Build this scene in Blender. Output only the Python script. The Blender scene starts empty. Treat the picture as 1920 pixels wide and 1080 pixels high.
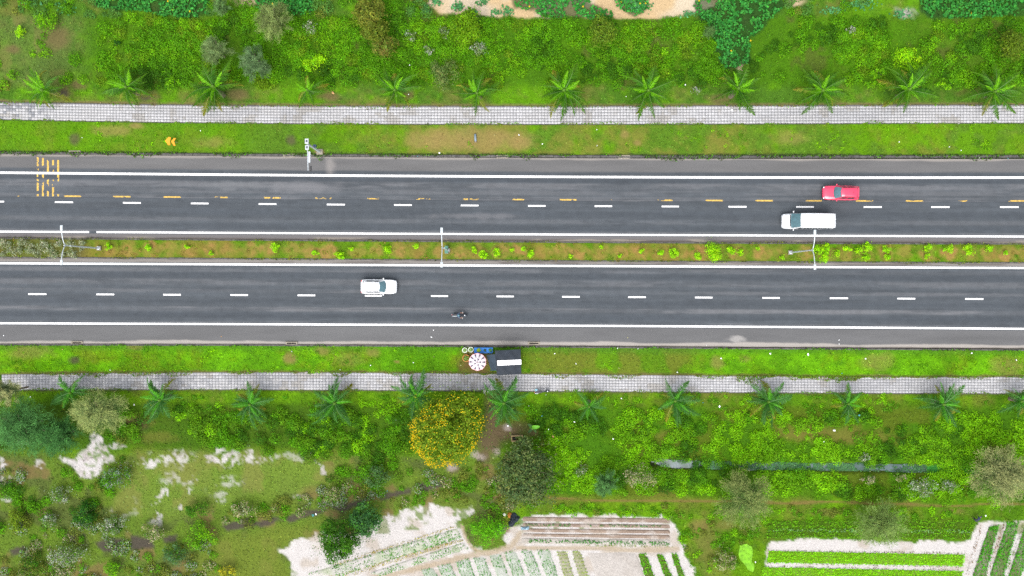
import bpy, bmesh, math, random
import numpy as np
from mathutils import Vector, Matrix

# ---------------------------------------------------------------- camera, sky, sun, exposure
scene = bpy.context.scene
COL = scene.collection
S = 0.068            # metres of ground per pixel of the survey grid (1920 wide)
H = 110.0            # flying height of the camera
NX, NY = 0.68, 0.68  # ground point straight below the camera
cam_data = bpy.data.cameras.new('drone_camera')
cam_data.sensor_width = 36.0
cam_data.lens = 36.0 * H / (1920 * S)
cam_data.shift_x = -10 / 1920
cam_data.shift_y = -10 / 1920
cam_data.clip_end = 6000
cam = bpy.data.objects.new('drone_camera', cam_data)
cam.location = (NX, NY, H)
cam.rotation_euler = (0, 0, 0)
COL.objects.link(cam)
scene.camera = cam

SUN_EL, SUN_AZ = math.radians(62), math.radians(200)
world = bpy.data.worlds.new('World')
scene.world = world
world.use_nodes = True
wt = world.node_tree
for n in list(wt.nodes):
    wt.nodes.remove(n)
sky = wt.nodes.new('ShaderNodeTexSky')
sky.sky_type = 'NISHITA'
sky.sun_disc = False
sky.sun_elevation = SUN_EL
sky.sun_rotation = SUN_AZ
sky.dust_density = 3.0
hs = wt.nodes.new('ShaderNodeHueSaturation')
hs.inputs['Saturation'].default_value = 0.28
bgn = wt.nodes.new('ShaderNodeBackground')
bgn.inputs['Strength'].default_value = 0.15
wo = wt.nodes.new('ShaderNodeOutputWorld')
wt.links.new(sky.outputs[0], hs.inputs['Color'])
wt.links.new(hs.outputs[0], bgn.inputs['Color'])
wt.links.new(bgn.outputs[0], wo.inputs['Surface'])

sun_data = bpy.data.lights.new('overcast_sun', 'SUN')
sun_data.energy = 1.1
sun_data.angle = math.radians(50)
sun_data.color = (1.0, 0.965, 0.91)
sun = bpy.data.objects.new('overcast_sun', sun_data)
# direction to the sun
sd = Vector((math.cos(SUN_EL) * math.sin(SUN_AZ), math.cos(SUN_EL) * math.cos(SUN_AZ), math.sin(SUN_EL)))
sun.rotation_euler = sd.to_track_quat('Z', 'Y').to_euler()
sun.location = (0, 0, 150)
COL.objects.link(sun)

vs = scene.view_settings
vs.view_transform = 'Standard'
vs.look = 'None'
vs.exposure = 1.36
vs.gamma = 1.0
vs.use_curve_mapping = False
scene.cycles.use_denoising = False
scene.cycles.max_bounces = 5
scene.cycles.diffuse_bounces = 3
scene.cycles.transparent_max_bounces = 4

LEAFK = 1.42         # leaves seen at a slant and half in each other's shade need a touch more than flat grass
GAIN = 2.6           # how bright a flat surface of albedo 1 shows under this sky


# ---------------------------------------------------------------- helpers
def lin(c):
    c = c / 255.0
    return c / 12.92 if c <= 0.04045 else ((c + 0.055) / 1.055) ** 2.4


def K(r, g, b):
    """albedo of a surface that shows as this sRGB colour under the overcast sky"""
    return np.array([min(lin(r) / GAIN, 0.85), min(lin(g) / GAIN, 0.85), min(lin(b) / GAIN, 0.85)])


def PX(X):
    return np.asarray(X) / S + 960


def PY(Y):
    return 540 - np.asarray(Y) / S


def at(px, py, z=0.0):
    gx, gy = (px - 960) * S, (540 - py) * S
    k = (H - z) / H
    return (NX + (gx - NX) * k, NY + (gy - NY) * k, z)


def vhash(ix, iy, seed):
    n = (ix.astype(np.int64) * 374761393 + iy.astype(np.int64) * 668265263 + seed * 974634777) & 0xFFFFFFFF
    n = ((n ^ (n >> 13)) * 1274126177) & 0xFFFFFFFF
    n = ((n ^ (n >> 16)) * 2246822519) & 0xFFFFFFFF
    return ((n ^ (n >> 15)) & 0xFFFFFF) / float(0xFFFFFF)


def vnoise(x, y, seed=0):
    x = np.asarray(x, float); y = np.asarray(y, float)
    ix, iy = np.floor(x), np.floor(y)
    fx, fy = x - ix, y - iy
    fx = fx * fx * (3 - 2 * fx); fy = fy * fy * (3 - 2 * fy)
    a = vhash(ix, iy, seed); b = vhash(ix + 1, iy, seed)
    c = vhash(ix, iy + 1, seed); d = vhash(ix + 1, iy + 1, seed)
    return (a * (1 - fx) + b * fx) * (1 - fy) + (c * (1 - fx) + d * fx) * fy


def fbm(x, y, scale, octs=4, seed=0, sy=None):
    """0..1 noise, scale = size of the largest blobs in metres"""
    sy = scale if sy is None else sy
    t = np.zeros(np.shape(x)); a = 1.0; tot = 0
    for o in range(octs):
        t = t + a * vnoise(np.asarray(x) / scale * 2 ** o + 17.3 * o, np.asarray(y) / sy * 2 ** o + 9.1 * o, seed + o)
        tot += a; a *= 0.55
    return t / tot


def sstep(a, b, x):
    t = np.clip((x - a) / (b - a), 0, 1)
    return t * t * (3 - 2 * t)


def poly_sd(px, py, pts):
    """signed distance (negative inside) to a polygon, in its own units"""
    pts = np.array(pts, float)
    d = np.full(np.shape(px), 1e18); inside = np.zeros(np.shape(px), bool)
    for i in range(len(pts)):
        a, b = pts[i], pts[(i + 1) % len(pts)]
        e = b - a
        wx, wy = px - a[0], py - a[1]
        t = np.clip((wx * e[0] + wy * e[1]) / (e @ e), 0, 1)
        d = np.minimum(d, (wx - e[0] * t) ** 2 + (wy - e[1] * t) ** 2)
        c = ((a[1] > py) != (b[1] > py))
        with np.errstate(divide='ignore', invalid='ignore'):
            xi = (b[0] - a[0]) * (py - a[1]) / (b[1] - a[1] if b[1] != a[1] else 1e-9) + a[0]
        inside ^= c & (px < xi)
    d = np.sqrt(d)
    return np.where(inside, -d, d)


def link(o, parent=None):
    COL.objects.link(o)
    if parent is not None:
        o.parent = parent
    return o


def mesh_np(name, V, F, mat, parent=None, col=None, smooth=False):
    """V (n,3), F (m,4) or (m,3) -> one mesh object"""
    V = np.asarray(V, np.float32); F = np.asarray(F, np.int32)
    me = bpy.data.meshes.new(name)
    k = F.shape[1]
    me.vertices.add(len(V)); me.vertices.foreach_set('co', V.ravel())
    me.loops.add(F.size); me.loops.foreach_set('vertex_index', F.ravel())
    me.polygons.add(len(F))
    me.polygons.foreach_set('loop_start', np.arange(0, F.size, k, dtype=np.int32))
    if smooth:
        me.polygons.foreach_set('use_smooth', np.ones(len(F), bool))
    if col is not None:
        at_ = me.attributes.new('col', 'FLOAT_COLOR', 'POINT')
        c4 = np.ones((len(V), 4), np.float32); c4[:, :3] = col
        at_.data.foreach_set('color', c4.ravel())
    me.update(calc_edges=True)
    me.materials.append(mat)
    return link(bpy.data.objects.new(name, me), parent)


def bm_obj(name, bm, mat, parent=None, smooth=False, loc=None):
    me = bpy.data.meshes.new(name)
    bmesh.ops.recalc_face_normals(bm, faces=bm.faces)
    bm.to_mesh(me); bm.free()
    if smooth:
        for p in me.polygons:
            p.use_smooth = True
    me.materials.append(mat)
    o = link(bpy.data.objects.new(name, me), parent)
    if loc is not None:
        o.location = loc
    return o


def empty(name, loc, rz=0.0):
    o = bpy.data.objects.new(name, None)
    o.location = loc; o.rotation_euler = (0, 0, rz)
    o.empty_display_size = 0.3
    return link(o)


def tag(o, label=None, cat=None, group=None, kind=None):
    if label: o['label'] = label
    if cat: o['category'] = cat
    if group: o['group'] = group
    if kind: o['kind'] = kind
    return o


def box(bm, c, s, rz=0.0, bevel=0.0, rot=None):
    r = bmesh.ops.create_cube(bm, size=1.0)
    vs_ = r['verts']
    M = Matrix.Translation(c) @ (rot if rot is not None else Matrix.Rotation(rz, 4, 'Z')) @ Matrix.Diagonal((s[0], s[1], s[2], 1))
    bmesh.ops.transform(bm, matrix=M, verts=vs_)
    if bevel > 0:
        es = {e for v in vs_ for e in v.link_edges}
        bmesh.ops.bevel(bm, geom=list(es), offset=bevel, segments=2, affect='EDGES', profile=0.6)
    return bm


def tube(bm, p, q, r0, r1, n=8, caps=True):
    p, q = Vector(p), Vector(q)
    d = (q - p)
    L = d.length
    r = bmesh.ops.create_cone(bm, cap_ends=caps, segments=n, radius1=r0, radius2=r1, depth=L)
    M = Matrix.Translation((p + q) / 2) @ d.to_track_quat('Z', 'Y').to_matrix().to_4x4()
    bmesh.ops.transform(bm, matrix=M, verts=r['verts'])
    return bm


def blob(bm, c, s, sub=2, rot=None):
    r = bmesh.ops.create_icosphere(bm, subdivisions=sub, radius=1.0)
    M = Matrix.Translation(c) @ (rot if rot is not None else Matrix.Identity(4)) @ Matrix.Diagonal((s[0], s[1], s[2], 1))
    bmesh.ops.transform(bm, matrix=M, verts=r['verts'])
    return bm


def nb():
    return bmesh.new()


# ---------------------------------------------------------------- materials
def base_mat(name):
    m = bpy.data.materials.new(name); m.use_nodes = True
    nt = m.node_tree
    b = nt.nodes['Principled BSDF']
    return m, nt, b


def mat(name, color, rough=0.6, var=0.12, scale=3.0, metal=0.0, spec=0.4, coat=0.0, bump=0.0, bscale=20.0):
    m, nt, b = base_mat(name)
    tc = nt.nodes.new('ShaderNodeTexCoord')
    no = nt.nodes.new('ShaderNodeTexNoise'); no.inputs['Scale'].default_value = scale; no.inputs['Detail'].default_value = 4
    nt.links.new(tc.outputs['Object'], no.inputs['Vector'])
    mr = nt.nodes.new('ShaderNodeMapRange')
    mr.inputs['To Min'].default_value = 1 - var; mr.inputs['To Max'].default_value = 1 + var
    mr.inputs['From Min'].default_value = 0.3; mr.inputs['From Max'].default_value = 0.7
    nt.links.new(no.outputs['Fac'], mr.inputs['Value'])
    mx = nt.nodes.new('ShaderNodeVectorMath'); mx.operation = 'SCALE'
    mx.inputs[0].default_value = tuple(float(x) for x in color)
    nt.links.new(mr.outputs[0], mx.inputs['Scale'])
    nt.links.new(mx.outputs[0], b.inputs['Base Color'])
    b.inputs['Roughness'].default_value = rough
    b.inputs['Metallic'].default_value = metal
    b.inputs['Specular IOR Level'].default_value = spec
    b.inputs['Coat Weight'].default_value = coat
    b.inputs['Coat Roughness'].default_value = 0.05
    if bump > 0:
        n2 = nt.nodes.new('ShaderNodeTexNoise'); n2.inputs['Scale'].default_value = bscale; n2.inputs['Detail'].default_value = 5
        nt.links.new(tc.outputs['Object'], n2.inputs['Vector'])
        bp = nt.nodes.new('ShaderNodeBump'); bp.inputs['Strength'].default_value = bump; bp.inputs['Distance'].default_value = 0.05
        nt.links.new(n2.outputs['Fac'], bp.inputs['Height'])
        nt.links.new(bp.outputs[0], b.inputs['Normal'])
    return m


def col_mat(name, rough=0.85, var=0.18, scale=6.0, spec=0.2, transl=0.0, bump=0.3, bscale=8.0):
    """takes its colour from the mesh's own colour attribute, with fine grain on top"""
    m, nt, b = base_mat(name)
    a = nt.nodes.new('ShaderNodeAttribute'); a.attribute_name = 'col'
    geo = nt.nodes.new('ShaderNodeNewGeometry')
    no = nt.nodes.new('ShaderNodeTexNoise'); no.inputs['Scale'].default_value = scale; no.inputs['Detail'].default_value = 5
    no.inputs['Roughness'].default_value = 0.7
    nt.links.new(geo.outputs['Position'], no.inputs['Vector'])
    mr = nt.nodes.new('ShaderNodeMapRange')
    mr.inputs['To Min'].default_value = 1 - var; mr.inputs['To Max'].default_value = 1 + var
    mr.inputs['From Min'].default_value = 0.3; mr.inputs['From Max'].default_value = 0.7
    nt.links.new(no.outputs['Fac'], mr.inputs['Value'])
    mx = nt.nodes.new('ShaderNodeVectorMath'); mx.operation = 'SCALE'
    nt.links.new(a.outputs['Color'], mx.inputs[0]); nt.links.new(mr.outputs[0], mx.inputs['Scale'])
    nt.links.new(mx.outputs[0], b.inputs['Base Color'])
    b.inputs['Roughness'].default_value = rough
    b.inputs['Specular IOR Level'].default_value = spec
    if bump > 0:
        bp = nt.nodes.new('ShaderNodeBump'); bp.inputs['Strength'].default_value = bump; bp.inputs['Distance'].default_value = 0.08
        n2 = nt.nodes.new('ShaderNodeTexNoise'); n2.inputs['Scale'].default_value = bscale; n2.inputs['Detail'].default_value = 6
        nt.links.new(geo.outputs['Position'], n2.inputs['Vector'])
        nt.links.new(n2.outputs['Fac'], bp.inputs['Height']); nt.links.new(bp.outputs[0], b.inputs['Normal'])
    if transl > 0:
        t = nt.nodes.new('ShaderNodeBsdfTranslucent')
        nt.links.new(mx.outputs[0], t.inputs['Color'])
        ms = nt.nodes.new('ShaderNodeMixShader'); ms.inputs[0].default_value = transl
        out = nt.nodes['Material Output']
        nt.links.new(b.outputs[0], ms.inputs[1]); nt.links.new(t.outputs[0], ms.inputs[2])
        nt.links.new(ms.outputs[0], out.inputs['Surface'])
    return m


M_ground = col_mat('earth and grass', var=0.22, scale=5.0, bump=0.5, bscale=7.0, spec=0.03)
M_asph = col_mat('asphalt', rough=0.8, var=0.10, scale=9.0, spec=0.3, bump=0.15, bscale=40)
M_tile = col_mat('paving tiles', rough=0.8, var=0.10, scale=4.0, bump=0.1, bscale=30)
M_leaf = col_mat('leaves', rough=0.6, var=0.10, scale=2.0, spec=0.10, transl=0.22, bump=0)
M_white = mat('white road paint', (0.62, 0.615, 0.61), rough=0.6, var=0.03, scale=2, spec=0.3)
M_yellow = mat('worn yellow road paint', (0.40, 0.26, 0.05), rough=0.7, var=0.35, scale=5)
M_kerb = mat('weathered kerb concrete', K(112, 110, 106), rough=0.9, var=0.4, scale=2.0, bump=0.4)
M_joint = mat('paving bed mortar', K(120, 118, 115), rough=0.95, var=0.15, scale=6)
M_galv = mat('galvanised steel', (0.42, 0.46, 0.48), rough=0.45, var=0.08, metal=0.3, spec=0.5)
M_lampw = mat('pale lamp housing', (0.36, 0.40, 0.42), rough=0.4, var=0.05)
M_bark = mat('grey brown bark', (0.12, 0.09, 0.065), rough=0.9, var=0.3, scale=8, bump=0.5)
M_conc = mat('old concrete', K(190, 180, 160), rough=0.9, var=0.2, scale=3, bump=0.3)
M_dark = mat('black slot shade and lid', (0.012, 0.011, 0.01), rough=0.9, var=0.1)
M_tyre = mat('tyre rubber', (0.015, 0.015, 0.016), rough=0.8, var=0.1)
M_rim = mat('alloy rim', (0.4, 0.4, 0.42), rough=0.3, metal=0.8, var=0.03)
M_glass = mat('windscreen with sky sheen', (0.045, 0.105, 0.125), rough=0.06, var=0.25, scale=1.6, spec=0.6)  # teal base colour paints the sky's reflection into the glass
M_dglass = mat('dark side glass', (0.02, 0.028, 0.034), rough=0.06, var=0.1, spec=0.6)
M_red = mat('red car paint', (0.50, 0.018, 0.065), rough=0.25, var=0.03, coat=1.0, spec=0.6)
M_carw = mat('white car paint', (0.60, 0.61, 0.63), rough=0.3, var=0.01, coat=0.8, spec=0.5)
M_blackp = mat('black plastic', (0.02, 0.02, 0.022), rough=0.5, var=0.1)
M_headl = mat('headlight lens', (0.6, 0.63, 0.65), rough=0.1, var=0.05, spec=0.7)
M_taill = mat('tail light lens', (0.35, 0.01, 0.01), rough=0.15, var=0.05, spec=0.6)
M_plate = mat('number plate', (0.6, 0.6, 0.58), rough=0.4, var=0.02)


# ---------------------------------------------------------------- leaf clouds
class Cloud:
    def __init__(self):
        self.C = []; self.N = []; self.L = []; self.W = []; self.K = []; self.T = []

    def add(self, C, N, L, W, col, T=None):
        C = np.asarray(C, float); n = len(C)
        if n == 0: return
        self.C.append(C); self.N.append(np.broadcast_to(N, (n, 3)))
        self.L.append(np.broadcast_to(L, (n,))); self.W.append(np.broadcast_to(W, (n,)))
        self.K.append(np.broadcast_to(col, (n, 3)))
        self.T.append(np.full((n, 3), np.nan) if T is None else np.broadcast_to(T, (n, 3)))

    def count(self):
        return sum(len(c) for c in self.C)

    def build(self, name, material, parent=None, seed=1, origin=None):
        C = np.concatenate(self.C); N = np.concatenate(self.N).copy(); L = np.concatenate(self.L); W = np.concatenate(self.W)
        Kc = np.concatenate(self.K); T = np.concatenate(self.T).copy()
        rng = np.random.default_rng(seed)
        N /= np.linalg.norm(N, axis=1, keepdims=True) + 1e-9
        R = rng.normal(size=N.shape)
        use = np.isnan(T[:, 0]); T[use] = R[use]
        T = T - N * np.sum(T * N, axis=1, keepdims=True)
        T /= np.linalg.norm(T, axis=1, keepdims=True) + 1e-9
        B = np.cross(N, T)
        l = (L / 2)[:, None]; w = (W / 2)[:, None]
        V = np.stack([C - T * l, C + B * w - T * l * 0.1, C + T * l, C - B * w - T * l * 0.1], axis=1).reshape(-1, 3)
        if origin is not None:
            V = V - np.asarray(origin)
        F = np.arange(len(V), dtype=np.int32).reshape(-1, 4)
        col = np.clip(np.repeat(Kc * LEAFK, 4, axis=0), 0.001, 0.8)
        return mesh_np(name, V, F, material, parent, col=col)


def jitter(rng, base, n, v=0.25, h=0.12):
    """n colours round a base albedo"""
    base = np.broadcast_to(np.asarray(base, float), (n, 3))
    val = np.exp(rng.normal(0, v, (n, 1)))
    hue = 1 + rng.normal(0, h, (n, 3)) * np.array([1.0, 0.35, 1.0])
    return np.clip(base * val * np.clip(hue, 0.3, 2), 0.002, 0.6)


def domes(rng, cx, cy, z0, r, h, n_per, jit=0.55):
    """points and normals spread in plan over many domes at once; arrays of dome data -> C, N, index"""
    idx = np.repeat(np.arange(len(cx)), n_per)
    n = len(idx)
    u = np.sqrt(rng.random(n)); a = rng.random(n) * 2 * np.pi
    dx, dy = u * np.cos(a), u * np.sin(a)
    dz = np.sqrt(np.maximum(0, 1 - u * u))
    k = 0.8 + 0.3 * rng.random(n)
    C = np.stack([cx[idx] + dx * r[idx] * k, cy[idx] + dy * r[idx] * k, z0[idx] + h[idx] * dz * k + 0.03], 1)
    N = np.stack([dx, dy, dz * 0.9 + 0.35], 1) + rng.normal(0, jit, (n, 3))
    return C, N, idx


G_LIME = K(136, 206, 4); G_MID = K(98, 165, 9); G_DARK = K(68, 122, 15); G_OLIVE = K(125, 140, 50)
G_SILV = K(165, 180, 150); G_VINE = K(62, 150, 58); G_BEIGE = K(185, 180, 140); G_BLUE = K(85, 140, 90)

# ---------------------------------------------------------------- survey lines (grid x -> grid y)
SX = np.array([0, 480, 960, 1440, 1920], float)


def crv(*ys):
    c = np.polyfit(SX / 1000, np.array(ys, float), 3)
    d = np.polyder(c)

    def f(x):
        x = np.asarray(x, float) / 1000
        xc = np.clip(x, -0.2, 2.1)
        return np.polyval(c, xc) + np.polyval(d, xc) * (x - xc)
    return f


L_walkN0 = crv(192, 198, 201, 198, 197.5)
L_walkN1 = crv(224, 230, 234, 231, 230.5)
L_vergN1 = crv(284, 288, 290.5, 291, 290.5)
L_roadN0 = crv(289, 293, 296.5, 297.5, 298)
L_edgeN0 = crv(323.8, 327.5, 331.8, 332.4, 333)
L_yell = crv(366.8, 370.4, 374.4, 376, 376.8)
L_dashN = crv(378, 382, 386.3, 387.4, 388.4)
L_edgeN1 = crv(434.2, 436.6, 439.6, 441.4, 443.6)
L_medN = crv(446.5, 449.8, 453.5, 455.5, 457)
L_medS = crv(483, 485.5, 489, 491.3, 493)
L_edgeS0 = crv(493.6, 495.8, 498.4, 500.2, 502.6)
L_dashS = crv(551.2, 553.4, 555.8, 558.6, 561)
L_edgeS1 = crv(606, 608, 610, 613, 616.6)
L_roadS1 = crv(645.5, 646, 648, 651, 653.5)
L_vergS0 = crv(647.5, 648.5, 650.5, 654.5, 657)
L_walkS0 = crv(702, 699, 699.5, 706, 706)
L_walkS1 = crv(731, 730, 733, 735.5, 737.5)
const = lambda v: (lambda x: np.full(np.shape(x), float(v)))


def mixc(col, c, m):
    m = np.clip(m, 0, 1)[..., None]
    return col * (1 - m) + np.asarray(c) * m


def ell(px, py, X, Y, cx, cy, rx, ry, soft=0.55, amp=0.35, scale=1.3, seed=0):
    d = np.sqrt(((px - cx) / rx) ** 2 + ((py - cy) / ry) ** 2) + .5 * (fbm(X, Y, .45, 3, seed + 3) - .5)
    d = d + amp * (fbm(X, Y, scale, 4, seed) - 0.5) * 2
    return 1 - sstep(1 - soft, 1 + soft, d)


def pol(px, py, X, Y, pts, soft=4, amp=10, scale=1.5, seed=0):
    pts = np.array(pts, float)
    m = np.zeros(px.shape)
    pad = amp + soft + 5
    lo, hi = pts.min(0) - pad, pts.max(0) + pad
    sel = (px > lo[0]) & (px < hi[0]) & (py > lo[1]) & (py < hi[1])
    if not sel.any(): return m
    d = poly_sd(px[sel], py[sel], pts) + amp * (fbm(X[sel], Y[sel], scale, 5, seed) - 0.5) * 2
    m[sel] = 1 - sstep(-soft, soft, d)
    return m


def grass(X, Y, bright, mid, dry, k=0.5, seed=0):
    a = fbm(X, Y, 6, 5, seed); b = fbm(X, Y, 1.6, 4, seed + 11)
    c = np.zeros(X.shape + (3,)) + mid
    c = mixc(c, bright, sstep(0.46, 0.62, a * 0.6 + b * 0.4 + (k - 0.5) * 0.3))
    c = mixc(c, dry, 0.75 * sstep(0.46, 0.74, fbm(X, Y, 4.5, 5, seed + 23) * .65 + .35 * fbm(X, Y, .9, 4, seed + 29)))
    f = fbm(X, Y, 0.6, 3, seed + 5)
    return c * (0.78 + 0.44 * f)[..., None]


SAND_N = [(805, -60), (800, 8), (826, 26), (880, 32), (960, 30), (1030, 34), (1100, 34), (1158, 35), (1215, 36), (1262, 33), (1320, 16), (1350, 4), (1380, -60)]
VINES_N = [[(180, -40), (178, 12), (215, 22), (300, 27), (345, 34), (392, 26), (396, -40)],
           [(478, -40), (482, 18), (540, 30), (590, 26), (600, -40)],
           [(1300, 8), (1360, -40), (1480, -40), (1468, 18), (1440, 40), (1405, 80), (1400, 120), (1352, 134), (1340, 80), (1318, 40)],
           [(1725, -40), (1722, 15), (1745, 34), (1810, 36), (1870, 30), (1960, 28), (2100, -40)],
           [(968, -40), (966, 14), (1000, 22), (1015, 34), (1140, 38), (1150, 28), (1110, 8), (1080, -40)],
           [(1155, -40), (1160, 12), (1190, 28), (1216, 14), (1210, -40)]]


def paint_north(px, py, X, Y):
    c = grass(X, Y, K(112, 172, 25), K(92, 140, 40), K(140, 138, 72), 0.5, 3)
    # the scrubby belt has darker earth under it
    belt = sstep(20, 40, py) * (1 - sstep(150, 172, py))
    scrub = sstep(130, 190, px + 40 * (fbm(X, Y, 3, 3, 8) - 0.5)) * belt
    c = mixc(c, K(88, 142, 18), 0.75 * scrub)
    c = mixc(c, K(112, 105, 60), 0.5 * scrub * sstep(0.60, 0.74, fbm(X, Y, 3, 4, 40)))
    left = (1 - sstep(100, 190, px)) * belt
    c = mixc(c, K(118, 138, 72), 0.6 * left)
    c = mixc(c, K(146, 138, 82), 0.45 * left * sstep(0.54, 0.66, fbm(X, Y, 2.5, 4, 41)))
    for (x, y, rx, ry) in [(108, 72, 20, 26), (25, 92, 12, 8), (118, 175, 16, 14), (280, 180, 22, 11), (445, 178, 20, 10), (150, 160, 16, 9), (765, 178, 10, 9), (1350, 185, 22, 9), (1165, 158, 8, 10), (620, 182, 22, 7)]:
        c = mixc(c, K(138, 118, 82), 0.75 * ell(px, py, X, Y, x, y, rx, ry, seed=int(x)))
    c = mixc(c, K(95, 88, 80), 0.8 * ell(px, py, X, Y, 118, 176, 9, 8, seed=3))
    c = mixc(c, K(95, 88, 80), 0.8 * ell(px, py, X, Y, 272, 180, 9, 7, seed=4))
    m = pol(px, py, X, Y, SAND_N, 3, 8, 2.2, 5)
    sand = K(240, 208, 160) * (0.92 + 0.16 * fbm(X, Y, 2.5, 4, 9))[..., None]
    sand = mixc(sand, K(248, 232, 205), 0.8 * sstep(0.5, 0.62, fbm(X, Y, 5, 3, 10)))
    c = c * (1 - m[..., None]) + sand * m[..., None]
    for (x, y, rx, ry) in [(463, 2, 26, 10), (1492, 2, 18, 10), (1390, 128, 8, 10)]:
        c = mixc(c, K(235, 208, 170), ell(px, py, X, Y, x, y, rx, ry, seed=6))
    c = mixc(c, K(205, 198, 192), 0.9 * ell(px, py, X, Y, 1698, 25, 20, 9, amp=0.7, scale=0.7, seed=7))
    for p in VINES_N:
        c = mixc(c, K(45, 88, 45), 0.75 * pol(px, py, X, Y, p, 4, 14, 1.6, 12))
    # trampled line against the footpath
    e = py - L_walkN0(px)
    c = mixc(c, K(150, 128, 95), 0.8 * sstep(-7, -1.5, e + 5 * (fbm(X, Y, 1.2, 3, 14) - 0.5)))
    return c


def paint_vergeN(px, py, X, Y):
    right = sstep(1500, 1650, px)
    leftm = 1 - sstep(420, 520, px)
    c = grass(X, Y, K(114, 170, 18), K(106, 150, 42), K(146, 146, 62), 0.46, 21)
    c = mixc(c, K(110, 172, 14), 0.5 * leftm)
    c = mixc(c, K(120, 182, 8), 0.55 * right * sstep(0.40, 0.55, fbm(X, Y, 1.6, 4, 29)))
    mid = sstep(600, 820, px) * (1 - sstep(1330, 1500, px))
    c = mixc(c, K(152, 150, 68), 0.75 * mid * sstep(0.40, 0.66, .6 * fbm(X, Y, 3.2, 5, 25) + .4 * fbm(X, Y, .8, 4, 26)))
    for (x, y, rx, ry, k) in [(210, 245, 35, 10, .6), (255, 236, 12, 5, .8), (880, 262, 85, 22, .7), (830, 262, 60, 16, .6), (955, 262, 40, 18, .5), (975, 270, 18, 12, .6), (1172, 252, 8, 7, .6), (1195, 268, 7, 5, .7), (1485, 258, 32, 14, .5), (400, 268, 35, 10, .45)]:
        c = mixc(c, K(182, 156, 98), .9 * k * ell(px, py, X, Y, x, y, rx, ry, amp=0.5, seed=int(x)))
    for (x, y, rx, ry) in [(140, 260, 9, 11), (546, 264, 9, 9)]:
        c = mixc(c, K(112, 105, 78), 0.8 * ell(px, py, X, Y, x, y, rx, ry, seed=3))
    c = mixc(c, K(196, 165, 125), 0.95 * ell(px, py, X, Y, 599, 286, 8, 5, amp=.3, scale=.6, seed=31))
    e = py - L_vergN1(px)
    c = mixc(c, K(72, 82, 58), 0.8 * sstep(-4, 1, e + 6 * (fbm(X, Y, 1.0, 3, 15) - 0.5)))
    e = py - L_walkN1(px)
    c = mixc(c, K(70, 76, 58), 0.9 * (1 - sstep(0.3, 2.6, e + 1.5 * (fbm(X, Y, 1.4, 3, 15) - 0.5))))
    return c


MED_C = [204, 240, 279, 314, 351, 390, 428, 466, 502, 541, 578, 612, 667, 703, 742, 779, 823, 858, 895, 935, 971, 1013, 1049, 1082, 1124, 1159, 1193, 1234, 1271, 1307, 1335, 1379, 1424, 1454, 1507, 1546, 1581, 1617, 1656, 1693, 1734, 1773, 1811, 1848, 1882, 1918, 1955, 1992]


def paint_median(px, py, X, Y):
    c = grass(X, Y, K(104, 160, 18), K(115, 150, 40), K(158, 138, 64), 0.5, 51)
    mc = (L_medN(px) + L_medS(px)) / 2
    for i, x in enumerate(MED_C):
        mm = ell(px, py, X, Y, x + 4, mc + 1, 16, 14.5, soft=.4, amp=.5, scale=.9, seed=60 + i)
        c = mixc(c, K(196, 154, 92), (0.42 + 0.3 * (i % 3) / 2) * mm * (.55 + .6 * sstep(.42, .56, fbm(X, Y, .8, 4, 170 + i))))
    left = 1 - sstep(150, 175, px)
    c = mixc(c, K(128, 118, 72), 0.7 * left)
    e = np.minimum(py - L_medN(px), L_medS(px) - py)
    c = mixc(c, K(78, 82, 62), 0.85 * (1 - sstep(0.3, 2.6, e + 1.6 * (fbm(X, Y, 1.0, 3, 16) - 0.5))))
    return c


def paint_vergeS(px, py, X, Y):
    c = grass(X, Y, K(126, 200, 2), K(106, 172, 14), K(135, 155, 40), 0.62, 71)
    right = sstep(960, 1010, px) * (1 - sstep(1260, 1360, px))
    c = mixc(c, K(112, 150, 38), 0.7 * right)
    c = mixc(c, K(140, 140, 58), 0.6 * right * sstep(0.48, 0.62, fbm(X, Y, 3, 4, 73)))
    top = 1 - sstep(3, 16, py - L_vergS0(px))
    c = mixc(c, K(92, 152, 45), 0.6 * top)
    for (x, y, rx, ry, k) in [(60, 660, 40, 14, .55), (255, 650, 14, 5, .5), (605, 658, 14, 9, .6), (655, 675, 30, 14, .4), (700, 662, 12, 8, .55), (545, 672, 12, 9, .8), (745, 678, 6, 3, .8), (1345, 680, 14, 12, .6), (1395, 672, 12, 8, .5), (1640, 680, 30, 14, .5), (1890, 688, 30, 16, .55), (1655, 668, 20, 8, .4)]:
        c = mixc(c, K(165, 145, 88), k * ell(px, py, X, Y, x, y, rx, ry, amp=.5, seed=int(x)))
    c = mixc(c, K(100, 95, 72), 0.85 * ell(px, py, X, Y, 140, 675, 10, 7, amp=.2, seed=3))
    c = mixc(c, K(138, 108, 72), 0.9 * ell(px, py, X, Y, 895, 678, 34, 26, soft=.4, amp=.4, seed=5))
    e = L_walkS0(px) - py
    c = mixc(c, K(128, 112, 76), 0.85 * (1 - sstep(0.5, 6, e + 6 * (fbm(X, Y, 1.4, 3, 17) - 0.5))))
    return c


FIELD = [(526, 1030), (560, 1008), (600, 1003), (660, 1000), (700, 992), (712, 968), (728, 962), (760, 956), (790, 946), (830, 953), (884, 950), (888, 964), (866, 978), (872, 1010), (892, 1030), (930, 1032), (950, 1020), (948, 1000), (978, 966), (1100, 966), (1256, 970), (1268, 985), (1282, 1030), (1310, 1090), (1340, 1560), (500, 1560), (560, 1085)]
FIELD_E = [(1438, 1018), (1500, 1010), (1700, 1016), (1822, 1013), (1834, 978), (1980, 976), (2200, 976), (2200, 1560), (1420, 1560)]
DITCH = [(1215, 866), (1300, 872), (1420, 874), (1540, 876), (1640, 877), (1760, 880), (1860, 884), (2100, 886)]


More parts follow.
